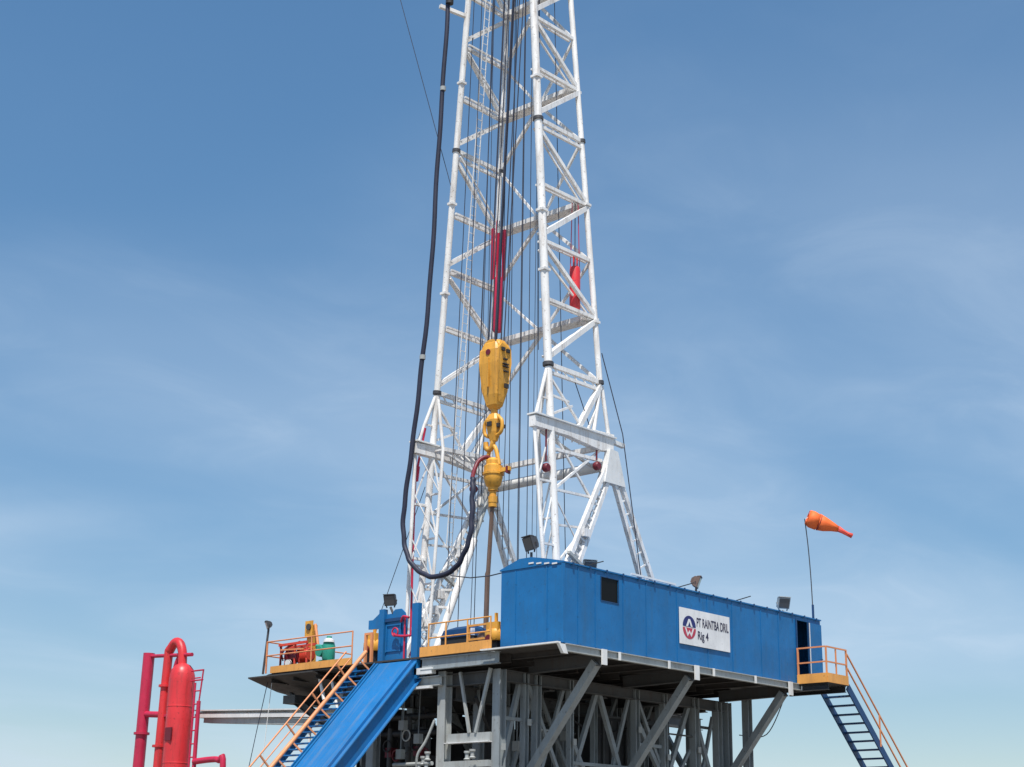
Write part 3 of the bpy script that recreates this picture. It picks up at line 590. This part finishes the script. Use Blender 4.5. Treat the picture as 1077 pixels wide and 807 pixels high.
# counterweights in the towers
def counterweight(x, y, z0, z1, rr, ztop, lab, mt):
    t = thing('counterweight', lab, 'counterweight', (x,y,z0), 'red tong counterweights')
    G().lathe((x,y,z0), [(.01,0),(rr*.9,0),(rr,.08),(rr,z1-z0-.1),(rr*.85,z1-z0),(.01,z1-z0)], 18).out('weight', mt, t, True)
    for a in (-.8, 0, .8): tub('rope', [(x+a*rr*.9,y-a*rr*.6,z1-.05),(x+a*rr*.6,y-a*rr*.4,ztop)], .02, 'crimson' if a else 'rope', t, 6)
    for a in (-.5, .5): tub('lifting_eye', [(x+a*rr,y-.02,z1-.05),(x+a*rr,y-.02,z1+.6)], .035, mt, t, 6)
counterweight(45.95, 38.5, 23.2, 25.15, .22, 28.0, 'bright red counterweight cylinder hanging inside the right side of the mast', 'red')
counterweight(45.3, 42.15, 23.0, 25.4, .20, 28.0, 'red counterweight cylinder hanging above the yellow travelling block', 'crimson')
G().box((45.02,42.2,25.3),(45.1,42.35,27.6)).box((45.2,42.05,25.3),(45.28,42.2,27.4)).box((45.42,41.95,25.3),(45.52,42.08,27.6)).out('guide_frame', 'crimson', [o for o in COL.objects if o.name.startswith('counterweight')][-1])

# ------------------------------------------------------------------ travelling block, hook, swivel, kelly
BX, BY = 43.8, 40.84
tb = thing('travelling_block', 'yellow travelling block hanging in the middle of the mast', 'pulley block', (BX, BY, 19.0))
def chamf(cx, cy, z, hx, hy, c): return [(cx-hx,cy-hy+c,z),(cx-hx+c,cy-hy,z),(cx+hx-c,cy-hy,z),(cx+hx,cy-hy+c,z),(cx+hx,cy+hy-c,z),(cx+hx-c,cy+hy,z),(cx-hx+c,cy+hy,z),(cx-hx,cy+hy-c,z)]
def loft(rings):
    g_ = G(); n = len(rings[0]); vs = [v for r in rings for v in r]
    fs = [(i*n+k, i*n+(k+1) % n, (i+1)*n+(k+1) % n, (i+1)*n+k) for i in range(len(rings)-1) for k in range(n)] + [tuple(range(n-1,-1,-1)), tuple(range((len(rings)-1)*n, len(rings)*n))]
    return g_.add(vs, fs)
loft([chamf(BX,BY,19.05,.12,.16,.05), chamf(BX,BY,19.2,.26,.28,.08), chamf(BX,BY,19.6,.33,.38,.08), chamf(BX,BY,20.9,.42,.47,.08), chamf(BX,BY,21.45,.42,.47,.1), chamf(BX,BY,21.75,.34,.42,.12), chamf(BX,BY,21.88,.22,.36,.1)]).out('casing', 'yellow', tb); CS = [o for o in COL.objects if o.name.startswith('casing')][-1]
for sgn in (-1, 1):
    yy = BY + sgn*.49
    G().prism([(BX-.12,yy-sgn*.16,19.3),(BX+.12,yy-sgn*.16,19.3),(BX+.28,yy-sgn*.06,19.75),(BX+.38,yy+sgn*.05,20.95),(BX+.34,yy+sgn*.05,21.5),(BX+.15,yy,21.72),(BX-.15,yy,21.72),(BX-.34,yy+sgn*.05,21.5),(BX-.38,yy+sgn*.05,20.95),(BX-.28,yy-sgn*.06,19.75)], (0,-sgn*.14,0)).out('side_plate', 'yellow', tb)
for k, (x, z, a, b) in enumerate(((-.12,21.45,.09,.07),(.16,21.42,.09,.07),(.02,21.05,.1,.03),(.04,20.85,.16,.02),(.04,20.75,.16,.02),(.06,20.55,.12,.02),(.1,19.95,.1,.09))):
    box('slot', (BX+x-a, BY-.575, z-b), (BX+x+a, BY-.49, z+b), 'black_steel', CS)
G().lathe((BX-.45,BY,21.35), [(.001,0),(.12,0),(.12,.05),(.001,.05)], 14, (1,0,0)).out('axle_end', 'maroon', CS, True)
bar('rib', (BX-.43,BY-.02,19.9), (BX-.43,BY-.02,21.1), .06, .05, 'yellow', CS)
for k in range(4): G().lathe((BX-.3+k*.18,BY,21.42), [(.001,0),(.50,0),(.50,.03),(.46,.06),(.50,.09),(.50,.12),(.001,.12)], 24, (1,0,0)).out('sheave', 'yellow', tb, True)

hk = thing('drilling_hook', 'yellow drilling hook hanging below the travelling block', 'hook', (BX, BY, 17.5))
tub('shank', [(BX,BY,19.12),(BX,BY,18.55)], .14, 'yellow', hk, 12)
loft([chamf(BX,BY,17.75,.12,.15,.06), chamf(BX,BY,18.1,.20,.24,.08), chamf(BX,BY,18.6,.24,.30,.08), chamf(BX,BY,18.85,.15,.2,.06)]).out('hook_body', 'yellow', hk)
for s in (-1, 1): tub('ear', smoothpath([(BX-.05,BY+s*.22,18.75),(BX-.05,BY+s*.46,18.5),(BX-.05,BY+s*.44,18.1),(BX-.05,BY+s*.2,17.95)],5), .075, 'yellow', hk, 10)
tub('hook_point', smoothpath([(BX,BY+.0,18.0),(BX-.02,BY+.02,17.7),(BX-.02,BY+.16,17.45),(BX-.05,BY+.34,17.5),(BX-.05,BY+.38,17.75)],6), .11, 'yellow', hk, 10)
box('latch', (BX-.3,BY-.1,18.32), (BX-.24,BY+.12,18.5), 'black_steel', hk); box('latch', (BX-.2,BY-.42,18.25), (BX+.2,BY-.3,18.4), 'black_steel', hk)
sw = thing('rotary_swivel', 'yellow rotary swivel under the hook with hose gooseneck at its left', 'swivel', (BX, BY, 15.1))
tub('bail', smoothpath([(BX,BY+.3,16.75),(BX,BY+.26,17.3),(BX,BY+.12,17.55),(BX,BY-.02,17.55),(BX,BY-.16,17.3),(BX,BY-.30,16.75)],6), .085, 'yellow', sw, 10)
G().lathe((BX,BY,15.75), [(.001,0),(.20,0),(.20,.12),(.30,.22),(.38,.5),(.38,.62),(.42,.63),(.42,.72),(.38,.73),(.37,.98),(.29,1.04),(.29,1.2),(.2,1.3),(.001,1.32)], 24).out('swivel_body', 'yellow', sw, True)
G().lathe((BX,BY,15.1), [(.001,0),(.17,0),(.17,.16),(.185,.17),(.185,.42),(.14,.43),(.14,.64),(.001,.64)], 16).out('lower_sub', 'yellow', sw, True)
tub('gooseneck', smoothpath([(BX,BY+.05,16.95),(BX-.2,BY+.18,17.1),(BX-.5,BY+.32,16.9),(BX-.75,BY+.30,16.5),(BX-1.1,BY+.08,16.05)],6), .085, 'maroon', sw, 12)
bar('spout', (BX,BY-.3,16.5), (BX+.1,BY-.80,16.55), .16, .16, 'yellow', sw); bar('spout_cap', (BX+.08,BY-.66,16.5), (BX+.1,BY-.74,16.5), .27, .27, 'maroon', sw)
tag(G().tube([(BX,BY+.02,15.1),(BX,BY+.17,12.6),(BX,BY+.20,12.5),(BX,BY+.26,ZD+.3)], [.085,.085,.10,.10], 8).out('kelly_pipe', 'pipe_brown', None, True), 'brown kelly pipe running from the swivel down to the drill floor', 'pipe')
hs = tag(G().tube(smoothpath([(42.5,42.72,38.1),(42.5,42.83,37.2),(42.5,43.1,30.9),(42.5,43.40,24.5),(42.5,43.86,19.7),(42.5,44.33,16.3),(42.5,44.45,14.4),(42.5,44.1,13.3),(42.5,43.3,12.58),(42.5,42.4,12.37),(42.5,41.5,12.62),(42.5,40.95,13.3),(42.55,40.75,14.3),(42.62,40.82,15.5),(42.72,40.9,16.08)], 10, .022), .10, 12).out('rotary_hose', 'hose', None, True), 'long dark blue rotary hose sagging in a loop left of the mast', 'hose')
for z, y in ((38.0, 42.73),): tag(G().tube([(42.5,y,37.4),(42.5,y-.02,38.1)], .17, 12).out('hose_coupling', 'black_steel', None, True), 'dark coupling at the top end of the rotary hose', 'coupling')
for z, y in ((33.4,42.97),(21.5,43.68)): 
    o = G().tube([(42.5,y,z-.09),(42.5,y-.005,z+.09)], .122, 12).out('safety_clamp', 'grey_light', hs, True)
sp = thing('stand_pipe', 'crimson stand pipe clamped up the left front mast leg', 'pipe', (43.1, 44.3, ZD))
tub('pipe', smoothpath([(43.1,44.42,ZD+.05),(43.1,44.48,13.0),(43.1,44.48,16.4),(43.1,44.40,17.0),(43.1,44.0,18.7)],5), .05, 'crimson', sp)
tub('valve', [(43.08,44.45,16.55),(43.08,44.38,17.15)], .12, 'crimson', sp, 12)
for z in (10.6, 13.4, 15.6): bar('clamp', (43.1,44.45,z), (43.6,44.3,z), .14, .1, 'white', sp)

# ------------------------------------------------------------------ lines and ropes
def line(name, pts, r, lab, grp=None, mt='rope'): return tag(G().tube(pts, r, 6).out(name, mt, None, True), lab, 'cable', grp)
dl = [(-.36,.02),(-.26,-.12),(-.17,.12),(-.05,-.10),(.07,.08),(.19,-.08),(.30,.10),(.38,-.02)]
for i, (dx, dy) in enumerate(dl):
    line('drilling_line', [(BX+dx*.85, BY+dy+(.3 if i % 2 else -.3), 21.6), (44.75+dx*1.35, YC+dy*2-.1+(.45 if i % 2 else -.45), TOP-.2)], .027, 'dark drilling line strung between the crown and the travelling block', 'drilling lines of the travelling block')
line('fast_line', [(44.5,40.15,9.3),(44.6,40.2,TOP-.2)], .020, 'single dark line running straight down right of the block to the floor')
line('dead_line', [(44.9,39.75,14),(45.0,39.75,TOP-.2)], .014, 'thin cable just left of the near front leg')
line('hoist_line', [(45.0,39.55,9.2),(44.6,39.5,TOP-.2)], .012, 'faint hoisting line passing beside the near front leg down to the cabin')
line('hoist_line', [(43.9,42.7,ZD+.2),(44.1,42.25,TOP-.2)], .02, 'dark hoisting line hanging just inside the left front leg')
line('hoist_line', [(44.4,42.5,ZD+.2),(44.7,42.1,TOP-.2)], .016, 'second dark hoisting line inside the left tower beside the ladder')
line('hoist_line', [(45.0,42.6,16),(45.3,42.0,TOP-.2)], .022, 'dark line hanging along the far rear leg')
line('hoist_line', [(43.95,43.35,13),(43.95,42.55,TOP-.2)], .02, 'dark line hanging closest to the left front leg')
line('hoist_line', [(44.9,42.95,15),(44.9,42.2,TOP-.2)], .018, 'dark line in the middle of the far left tower')
for i, (x, y, x2, y2, z) in enumerate(((44.0,41.9,44.2,41.7,10),(44.9,41.6,44.9,41.4,14),(45.4,40.9,45.2,40.7,10),(45.9,40.4,45.6,40.3,22),(44.2,39.4,44.4,39.6,12),(45.9,41.9,45.6,41.7,12),(46.3,42.6,46.1,42.0,14),(45.2,38.3,45.2,39.2,13))):
    line('service_line', [(x,y,z),(x2,y2,TOP-.2)], .018, ('thin service line hanging just left of the kelly','thin service line behind the block towards the far leg','thin service line in the middle of the mast behind the block','thin service line ending high above the cross tube','thin service line dropping beside the near front leg','thin service line by the rear face of the far tower','thin service line along the far rear leg','thin service line inside the near right tower')[i], 'thin service lines in the mast')
line('tong_line', [(44.2,41.65,18.8),(44.1,41.6,TOP-.2)], .014, 'thin line hanging close to the left of the travelling block')
line('guy_wire', [leg('L',16.4)+Vector((-.1,.15,0)), Vector((43.5,46.6,11.6)), Vector((43.5,50.2,.2))], .016, 'thin guy wire slanting from the left mast leg down past the gate light')
line('guy_wire', [leg('L',40.7)+Vector((-.6,2.4,-.1)), Vector((42.0,45.32,38.4)), leg('L',29.4)+Vector((-.1,.05,0))], .016, 'thin rope slanting across the sky at upper left into the mast')
line('guy_wire', [leg('R',21.6)+Vector((.15,-.1,0)), Vector((47.75,37.5,18.3)), Vector((49.2,37.2,ZD+.1))], .022, 'dark cable running down outside the right mast leg')
line('guy_wire', [leg('R',19.9)+Vector((-1.6,-.0,.1)), Vector((46.1,37.8,18.2))], .02, 'dark cable across the bay above the near haunched girder')
line('tag_rope', [(39.9,49.1,8.6),(39.6,49.2,6.8),(39.4,49.6,4.2),(39.2,49.8,.2)], .016, 'thin rope hanging below the tip of the side platform')
line('tag_rope', [(39.7,48.6,8.6),(39.5,48.7,5),(39.5,48.75,.2)], .014, 'pale thin rope hanging below the side platform beside the stairs rail', None, 'white_clean')
line('air_line', [(44.2,43.4,12.75),(42.6,40.8,12.15),(41.0,38.3,11.72),(39.75,36.47,11.46)], .022, 'dark cable slung low from the mast foot across to the cabin roof')

# ------------------------------------------------------------------ blue gate, ramp, stairs
gt = thing('ramp_gate', 'blue steel gate frame at the head of the pipe ramp', 'gate', (XF+.1, 41.4, ZD))
box('post', (XF+.02,40.30,ZD-.75), (XF+.2,40.62,ZD+1.95), 'blue', gt); box('post', (XF+.02,42.08,ZD-.3), (XF+.2,42.34,ZD+1.88), 'blue', gt)
gp_ = box('panel', (XF+.14,41.0,ZD), (XF+.19,42.07,ZD+1.55), 'blue', gt)
for z in (ZD+.35, ZD+1.28): box('panel_frame', (XF+.10,41.28,z-.03), (XF+.138,42.05,z+.03), 'blue', gp_)
for y in (41.28, 42.02): box('panel_frame', (XF+.095,y-.03,ZD+.3), (XF+.132,y+.03,ZD+1.31), 'blue', gp_)
box('top_rail', (XF+.06,41.05,ZD+1.4), (XF+.2,42.07,ZD+1.52), 'blue_dark', gt)
G().prism([(XF+.13,42.07,ZD+1.53),(XF+.13,41.05,ZD+1.53),(XF+.13,41.1,ZD+1.68),(XF+.13,41.3,ZD+1.84),(XF+.13,41.62,ZD+1.84),(XF+.13,41.8,ZD+1.70),(XF+.13,42.07,ZD+1.70)], (.05,0,0)).out('header', 'blue', gt)
G().prism([(XF+.1,42.35,ZD+1.2),(XF+.1,42.98,ZD+1.22),(XF+.1,42.98,ZD+1.55),(XF+.1,42.75,ZD+1.55),(XF+.1,42.35,ZD+1.8)], (.08,0,0)).out('wing_plate', 'blue', gt)
tub('latch_pipe', smoothpath([(XF+.05,41.55,ZD+.95),(XF-.05,41.35,ZD+.85),(XF-.02,41.0,ZD+.80),(XF+.1,40.7,ZD+.82)],4), .045, 'crimson', gt)
tub('latch_pipe', smoothpath([(XF+.05,41.2,ZD+1.35),(XF-.05,41.0,ZD+1.5),(XF+.0,40.75,ZD+1.45)],4), .045, 'crimson', gt)
tub('valve_wheel', [Vector((XF-.03,41.42+.15*math.cos(t*.5236),ZD+.98+.15*math.sin(t*.5236))) for t in range(13)], .03, 'crimson', gt)
tub('latch_post', [(XF+.05,41.0,ZD),(XF+.05,41.0,ZD+1.5)], .035, 'crimson', gt)

rp = thing('pipe_ramp', 'bright blue sloping pipe ramp running down from the drill floor gate', 'ramp', (35, 41.4, 0))
tn = 3.88/3.70
def rpt(z, y, off=0): 
    x = XF - (8.70-z)/tn; n_ = Vector((-math.sin(math.atan(tn)), 0, math.cos(math.atan(tn)))); return Vector((x,y,z)) + n_*off
ZL = .35
def slab(name, y0, y1, o0, o1, mt): 
    vs = [rpt(z,y,o) for z in (8.70,ZL) for y in (y0,y1) for o in (o0,o1)]
    return G().add(vs, [(0,1,3,2),(4,6,7,5),(0,4,5,1),(2,3,7,6),(0,2,6,4),(1,5,7,3)]).out(name, mt, rp)
slab('slide_plate', 40.62, 42.22, -.05, 0, 'blue_ramp'); slab('side_beam', 40.42, 40.58, -.62, -.08, 'blue'); slab('side_beam', 42.24, 42.34, -.5, .03, 'blue')
slab('edge_lip', 40.54, 40.62, -.12, .02, 'blue_ramp'); slab('flange', 40.28, 40.44, -.66, -.62, 'blue_ramp'); slab('flange', 40.30, 40.44, -.08, -.04, 'blue_ramp')
for i in range(7):
    z = 7.9 - i*1.15; bar('cross_member', rpt(z,40.60,-.35), rpt(z,42.22,-.35), .12, .18, 'blue', rp)

ls = thing('floor_stairs', 'blue stairs with orange handrails beside the pipe ramp', 'stairs', (35, 43, 0))
for y in (42.42, 43.5):
    vs = [rpt(z,y+d,o) for z in (8.70,ZL) for d in (-.03,.03) for o in (-.22,.06)]
    G().add(vs, [(0,1,3,2),(4,6,7,5),(0,4,5,1),(2,3,7,6),(0,2,6,4),(1,5,7,3)]).out('stringer', 'blue', ls)
for i in range(1, 40):
    z = 8.70 - i*.212; p = rpt(z, 0)
    box('tread', (p.x-.13,42.45,z-.04), (p.x+.12,43.47,z), 'blue', ls)
def srail(y, o, r, mt): tub('handrail', [rpt(8.78,y,o), rpt(.6,y,o)], r, mt, ls, 10)
srail(42.62, .52, .075, 'salmon')
srail(43.62, .62, .03, 'salmon'); srail(43.62, .3, .022, 'salmon')
for i in range(12):
    z = 8.45 - i*.62
    bar('post', rpt(z,42.45,.02), rpt(z,42.60,.5), .055, .055, 'salmon', ls)
for i in range(7):
    z = 8.3 - i*1.15; bar('post', rpt(z,43.60,.0), rpt(z,43.62,.62), .055, .055, 'salmon', ls)
for y in (42.72, 43.05): bar('newel', (XF+.06,y,ZD), (XF+.06,y,ZD+1.05), .09, .09, 'salmon', ls)
bar('newel_cap', (XF+.06,42.68,ZD+1.05), (XF+.06,43.1,ZD+1.05), .08, .08, 'salmon', ls)

# ------------------------------------------------------------------ machines on the floor
rw = thing('air_winch', 'orange red air winch with dark drum on the side platform', 'winch', (40.1, 47.6, ZD))
G().lathe((40.0,47.2,ZD+.62), [(.001,0),(.34,0),(.34,.06),(.2,.07),(.2,.65),(.34,.66),(.34,.72),(.001,.72)], 20, (0,1,0)).out('drum', 'maroon', rw, True)
G().lathe((40.0,46.75,ZD+.66), [(.001,0),(.22,0),(.26,.06),(.26,.36),(.2,.42),(.001,.42)], 18, (0,1,0)).out('motor', 'winch_red', rw, True); MO = [o for o in COL.objects if o.name.startswith('motor')][-1]
for k in range(5): G().lathe((40.0,46.8+k*.07,ZD+.66), [(.262,0),(.285,0),(.285,.02),(.262,.02)], 18, (0,1,0)).out('cooling_fin', 'winch_red', MO, True)
for y in (47.14, 48.0): G().prism([(39.75,y,ZD),(40.3,y,ZD),(40.22,y,ZD+.9),(39.85,y,ZD+1.0)], (0,.05,0)).out('side_frame', 'winch_red', rw)
for z, x in ((1.12,39.8),(1.08,40.25)): bar('guard_bar', (x,46.75,ZD+z), (x,48.4,ZD+z-.02), .1, .09, 'winch_red', rw)
bar('guard_bar', (39.72,46.85,ZD+.85), (39.72,48.2,ZD+.9), .06, .06, 'salmon', rw)
for y in (46.8, 47.5, 48.35): tub('leg', [(39.85,y,ZD),(39.85,y,ZD+1.1)], .045, 'winch_red', rw)
G().lathe((39.7,47.75,ZD+.36), [(.001,0),(.15,0),(.15,.1),(.001,.1)], 14, (1,0,0)).out('gauge', 'white_clean', rw, True)
tub('air_pipe', smoothpath([(39.8,48.3,ZD+.3),(39.7,48.1,ZD+.75),(39.8,47.9,ZD+1.0),(40.0,47.4,ZD+1.2)],5), .04, 'maroon', rw)
tub('lever', [(39.85,48.2,ZD+.5),(39.8,48.35,ZD+1.05)], .03, 'maroon', rw)
yh = thing('hoist_post', 'yellow hoist post standing behind the red winch', 'hoist', (41, 47.9, ZD))
box('mast_post', (40.88,47.72,ZD), (41.12,48.05,ZD+2.0), 'yellow', yh); box('cheek', (40.8,47.66,ZD+1.5), (40.845,48.1,ZD+2.15), 'yellow', yh)
G().lathe((40.74,47.85,ZD+1.9), [(.001,0),(.13,0),(.13,.05),(.001,.05)], 14, (1,0,0)).out('sheave', 'lamp', yh, True); tub('arm', [(40.9,47.6,ZD+2.0),(40.8,47.2,ZD+.9)], .06, 'salmon', yh)
gp = thing('green_pump', 'green pump with pale top on the side platform', 'pump', (40.3, 46.15, ZD))
G().lathe((40.3,46.05,ZD+.4), [(.001,0),(.22,.0),(.25,.08),(.25,.55),(.2,.72),(.1,.78),(.1,.92),(.001,.92)], 18).out('body', 'green', gp, True)
for y in (45.8, 46.3): box('foot', (40.1,y-.08,ZD), (40.5,y+.08,ZD+.42), 'green', gp)
G().lathe((40.05,46.35,ZD+.75), [(.001,0),(.2,0),(.2,.5),(.001,.5)], 14, (1,0,0)).out('motor', 'green', gp, True)
G().lathe((40.25,46.0,ZD+1.08), [(.22,0),(.20,.10),(.10,.16),(.001,.17)], 16).out('cap', 'white_clean', gp, True); tub('outlet', [(40.3,46.4,ZD+.95),(40.3,46.75,ZD+1.0)], .08, 'green', gp)
def tong(x, y, label, flip):
    t = thing('yellow_tong', label, 'tong', (x,y,ZD))
    G().lathe((x,y,ZD+.55), [(.14,0),(.36,0),(.40,.1),(.40,.3),(.34,.4),(.14,.4)], 16).out('jaw', 'yellow', t, True)
    box('head', (x-.25,y-.3,ZD+.75), (x+.25,y+.25,ZD+1.2), 'yellow', t); bar('arm', (x,y+.2*flip,ZD+.7), (x+.3,y+.75*flip,ZD+.6), .16, .22, 'yellow', t)
    bar('hanger', (x,y,ZD+1.15), (x,y,ZD+1.55), .09, .09, 'yellow', t); box('stand', (x-.18,y-.2,ZD), (x+.18,y+.2,ZD+.6), 'black_steel', t)
    G().lathe((x-.42,y,ZD+.6), [(.001,0),(.14,0),(.14,.05),(.001,.05)], 12, (1,0,0)).out('cylinder_end', 'maroon', t, True)
tong(40.35, 43.55, 'yellow pipe tong at the top of the stairs beside the gate', 1)
tong(41.0, 37.95, 'yellow pipe tong on the floor against the cabin end', -1)
rt = thing('rotary_table_guard', 'dark rotary housing behind yellow frame on the drill floor', 'machine', (41.6, 38.9, ZD))
G().lathe((41.6,38.75,ZD), [(.001,0),(.5,0),(.5,.85),(.42,1.0),(.001,1.0)], 18).out('housing', 'pipe_brown', rt, True)
for y in (39.3, 38.2): bar('frame_post', (41.0,y,ZD), (41.0,y,ZD+1.25), .09, .09, 'orange', rt)
bar('frame_rail', (41.0,39.3,ZD+1.2), (41.0,38.2,ZD+1.2), .07, .07, 'orange', rt); bar('frame_rail', (41.0,39.3,ZD+.7), (41.0,38.2,ZD+.7), .07, .07, 'orange', rt)
dc = thing('drilling_console', 'dark blue covered console behind the orange kick plate', 'console', (42.2, 40.2, ZD))
loft([chamf(42.2,40.6,ZD,.5,.85,.06), chamf(42.2,40.6,ZD+1.05,.5,.85,.06), chamf(42.2,40.6,ZD+1.25,.36,.7,.1)]).out('cabinet', 'black_steel', dc)
loft([chamf(42.2,40.6,ZD+1.0,.54,.89,.1), chamf(42.2,40.6,ZD+1.28,.5,.8,.15), chamf(42.2,40.45,ZD+1.4,.3,.5,.15)]).out('cover', 'blue_dark', dc)
dw = thing('drawworks', 'blue drawworks housing standing on the rear of the drill floor', 'winch', (51, 41, ZD))
G().lathe((51,39.2,ZD+1.1), [(.001,0),(1.0,0),(1.0,.15),(.6,.16),(.6,3.0),(1.0,3.02),(1.0,3.2),(.001,3.2)], 24, (0,1,0)).out('drum', 'grey_dark', dw, True)
box('guard', (50.0,38.8,ZD), (52.0,39.1,ZD+2.1), 'blue_dark', dw); box('guard', (50.0,42.5,ZD), (52.0,42.8,ZD+2.1), 'blue_dark', dw)

# ------------------------------------------------------------------ floodlights
def flood(loc, base, yaw, lab, s=1.0, mt='lamp'):
    t = thing('floodlight', lab, 'floodlight', base, 'rig floodlights')
    c = Vector(loc); f_ = Vector((math.cos(yaw)*.92, math.sin(yaw)*.92, -.35)).normalized(); sd = f_.cross(zz).normalized(); u = sd.cross(f_)
    def rg(d, a, b): return [c+f_*d+sd*a*i*s+u*b*j*s for i, j in ((-1,-1),(1,-1),(1,1),(-1,1))]
    hz = loft([rg(-.24*s,.12,.10), rg(-.10*s,.26,.22), rg(.12*s,.30,.26), rg(.17*s,.30,.26)]).out('housing', mt, t)
    G().add([c+f_*.172*s+sd*a*.26*s+u*b*.22*s for a, b in ((-1,-1),(1,-1),(1,1),(-1,1))] + [c+f_*.178*s+sd*a*.26*s+u*b*.22*s for a, b in ((-1,-1),(1,-1),(1,1),(-1,1))], [(0,1,2,3),(7,6,5,4),(0,4,5,1),(1,5,6,2),(2,6,7,3),(3,7,4,0)]).out('lens', 'lens', hz)
    bar('visor', c+f_*.1*s+u*.28*s-sd*.3*s, c+f_*.1*s+u*.28*s+sd*.3*s, .2*s, .03, mt, hz)
    for i in (-1, 1): bar('yoke_arm', c+sd*i*.32*s, Vector((c.x,c.y,c.z-.38*s))+sd*i*.2*s, .04, .04, mt, t)
    tub('stem', [(c.x,c.y,c.z-.36*s), base], .045, mt, t, 8)
flood((39.85,35.3,12.36), (39.85,35.3,ZT+.3), R(165), 'dark floodlight on the left end of the cabin roof', .9)
flood((48.9,34.9,12.25), (48.9,34.9,ZT+.3), R(300), 'beige floodlight on the middle of the cabin roof beyond the window', .8, 'pipe_brown')
flood((54.0,34.3,12.06), (54.0,34.3,ZT+.2), R(240), 'grey floodlight on the cabin roof near the door end', .85, 'grey_light')
flood((XF+.16,41.9,11.02), (XF+.16,41.75,ZD+1.7), R(200), 'dark floodlight on top of the blue ramp gate', .75)
flood((XF+.25,48.95,10.75), (XF+.1,48.95,ZD), R(150), 'dark floodlight on a post at the left end of the side platform', .55, 'lamp')
flood((46.6,38.3,12.9), (46.6,38.3,ZD+.1), R(240), 'grey floodlight beside the near support frame above the cabin', .9, 'grey_light')

# ------------------------------------------------------------------ red separator at the left
rv = thing('mud_gas_separator', 'tall red cylindrical separator with looping pipe left of the rig', 'separator', (42, 57.5, 0))
VX, VY = 42.0, 57.6
G().lathe((VX,VY,.4), [(.001,0),(.35,.05),(.54,.3),(.57,.5),(.57,8.95),(.55,9.2),(.47,9.45),(.33,9.62),(.16,9.70),(.001,9.72)], 28).out('vessel', 'red', rv, True); VS = [o for o in COL.objects if o.name.startswith('vessel')][-1]
tub('vent_pipe', smoothpath([(VX,58.95,.3),(VX,58.9,5.7),(VX,58.75,10.3),(VX,58.65,10.75),(VX,58.3,11.08),(VX,57.95,11.0),(VX,57.72,10.6),(VX,57.66,10.05)],6), .20, 'red', rv, 16)
tub('inner_bend', smoothpath([(VX+.1,58.45,9.4),(VX+.1,58.2,10.2),(VX+.1,57.95,10.45),(VX+.1,57.8,10.1)],5), .11, 'crimson', rv, 12)
tub('frame_pipe', [(VX,60.45,.1),(VX,60.21,10.75)], .26, 'crimson', rv, 16)
tub('frame_tie', [(VX,60.4,10.62),(VX,57.0,10.45)], .085, 'crimson', rv, 10); tub('frame_tie', [(VX,60.3,8.05),(VX,58.8,7.95)], .14, 'crimson', rv, 12); tub('frame_tie', [(VX,60.3,3.5),(VX,58.8,3.5)], .14, 'crimson', rv, 12)
box('name_plate', (VX-.60,57.3,6.75), (VX-.53,57.72,7.3), 'maroon', VS)
tub('ladder_rail', [(VX,56.72,.2),(VX,56.62,9.2)], .05, 'crimson', rv, 8); tub('ladder_rail', [(VX,56.30,.2),(VX,56.28,8.4)], .09, 'crimson', rv, 10)
tub('ladder_rail', [(VX,56.28,8.3),(VX,56.1,9.75)], .035, 'crimson', rv, 8)
for i in range(16):
    z = 1.0 + i*.56; tub('rung', [(VX,56.70,z),(VX,56.28,z)], .03, 'crimson', rv, 6)
for a, b in (((VX,56.95,9.72),(VX,56.1,9.72)),((VX,56.95,9.3),(VX,56.1,9.3))): tub('cage_bar', [a,b], .035, 'crimson', rv, 6)
tub('drain_pipe', smoothpath([(VX,56.3,5.85),(VX,55.2,5.9),(VX,54.6,5.85),(VX,54.3,5.5),(VX,54.28,.2)],5), .13, 'crimson', rv, 12)
for y, z, r in ((58.93,2.5,.30),(58.93,6.6,.29),(58.80,9.2,.29),(60.29,7.2,.35),(60.4,2.6,.35)): tub('flange', [(VX,y,z-.05),(VX,y,z+.05)], r, 'crimson' if y > 60 else 'red', rv, 18)
for z in (1.0, 3.4, 5.8, 8.2): G().lathe((VX,VY,z), [(.572,0),(.582,.01),(.582,.04),(.572,.05)], 28).out('weld_seam', 'red', VS, True)
for z in (4.5, 7.9): bar('clip', (VX,58.3,z), (VX,58.8,z), .12, .1, 'crimson', rv)
for a in range(3):
    an = a*2.094+.5; bar('leg', (VX+.6*math.cos(an),VY+.6*math.sin(an),0), (VX+.6*math.cos(an),VY+.6*math.sin(an),1.2), .12, .12, 'crimson', rv)

fl_ = thing('mud_flowline', 'long grey mud flow trough joining the red separator side to the substructure', 'trough', (43.2, 54, 7.5))
g_ = G(); g_.prism([(43.0,57.85,8.0),(43.3,57.85,8.12),(43.6,57.85,8.0),(43.6,57.85,7.85),(43.0,57.85,7.85)], (.0,-12.0,-.55)); g_.out('trough', 'white_clean', fl_)
bar('cover_plate', (43.3,57.85,8.16), (43.3,47.0,7.67), .7, .05, 'white_clean', fl_)
bar('lower_beam', (43.3,57.3,7.74), (43.3,46.0,7.05), .4, .26, 'grey_light', fl_)
for y, z in ((50.4,7.35),): tub('prop', [(43.3,y,.05),(43.3,y,z)], .06, 'white_clean', fl_, 8)
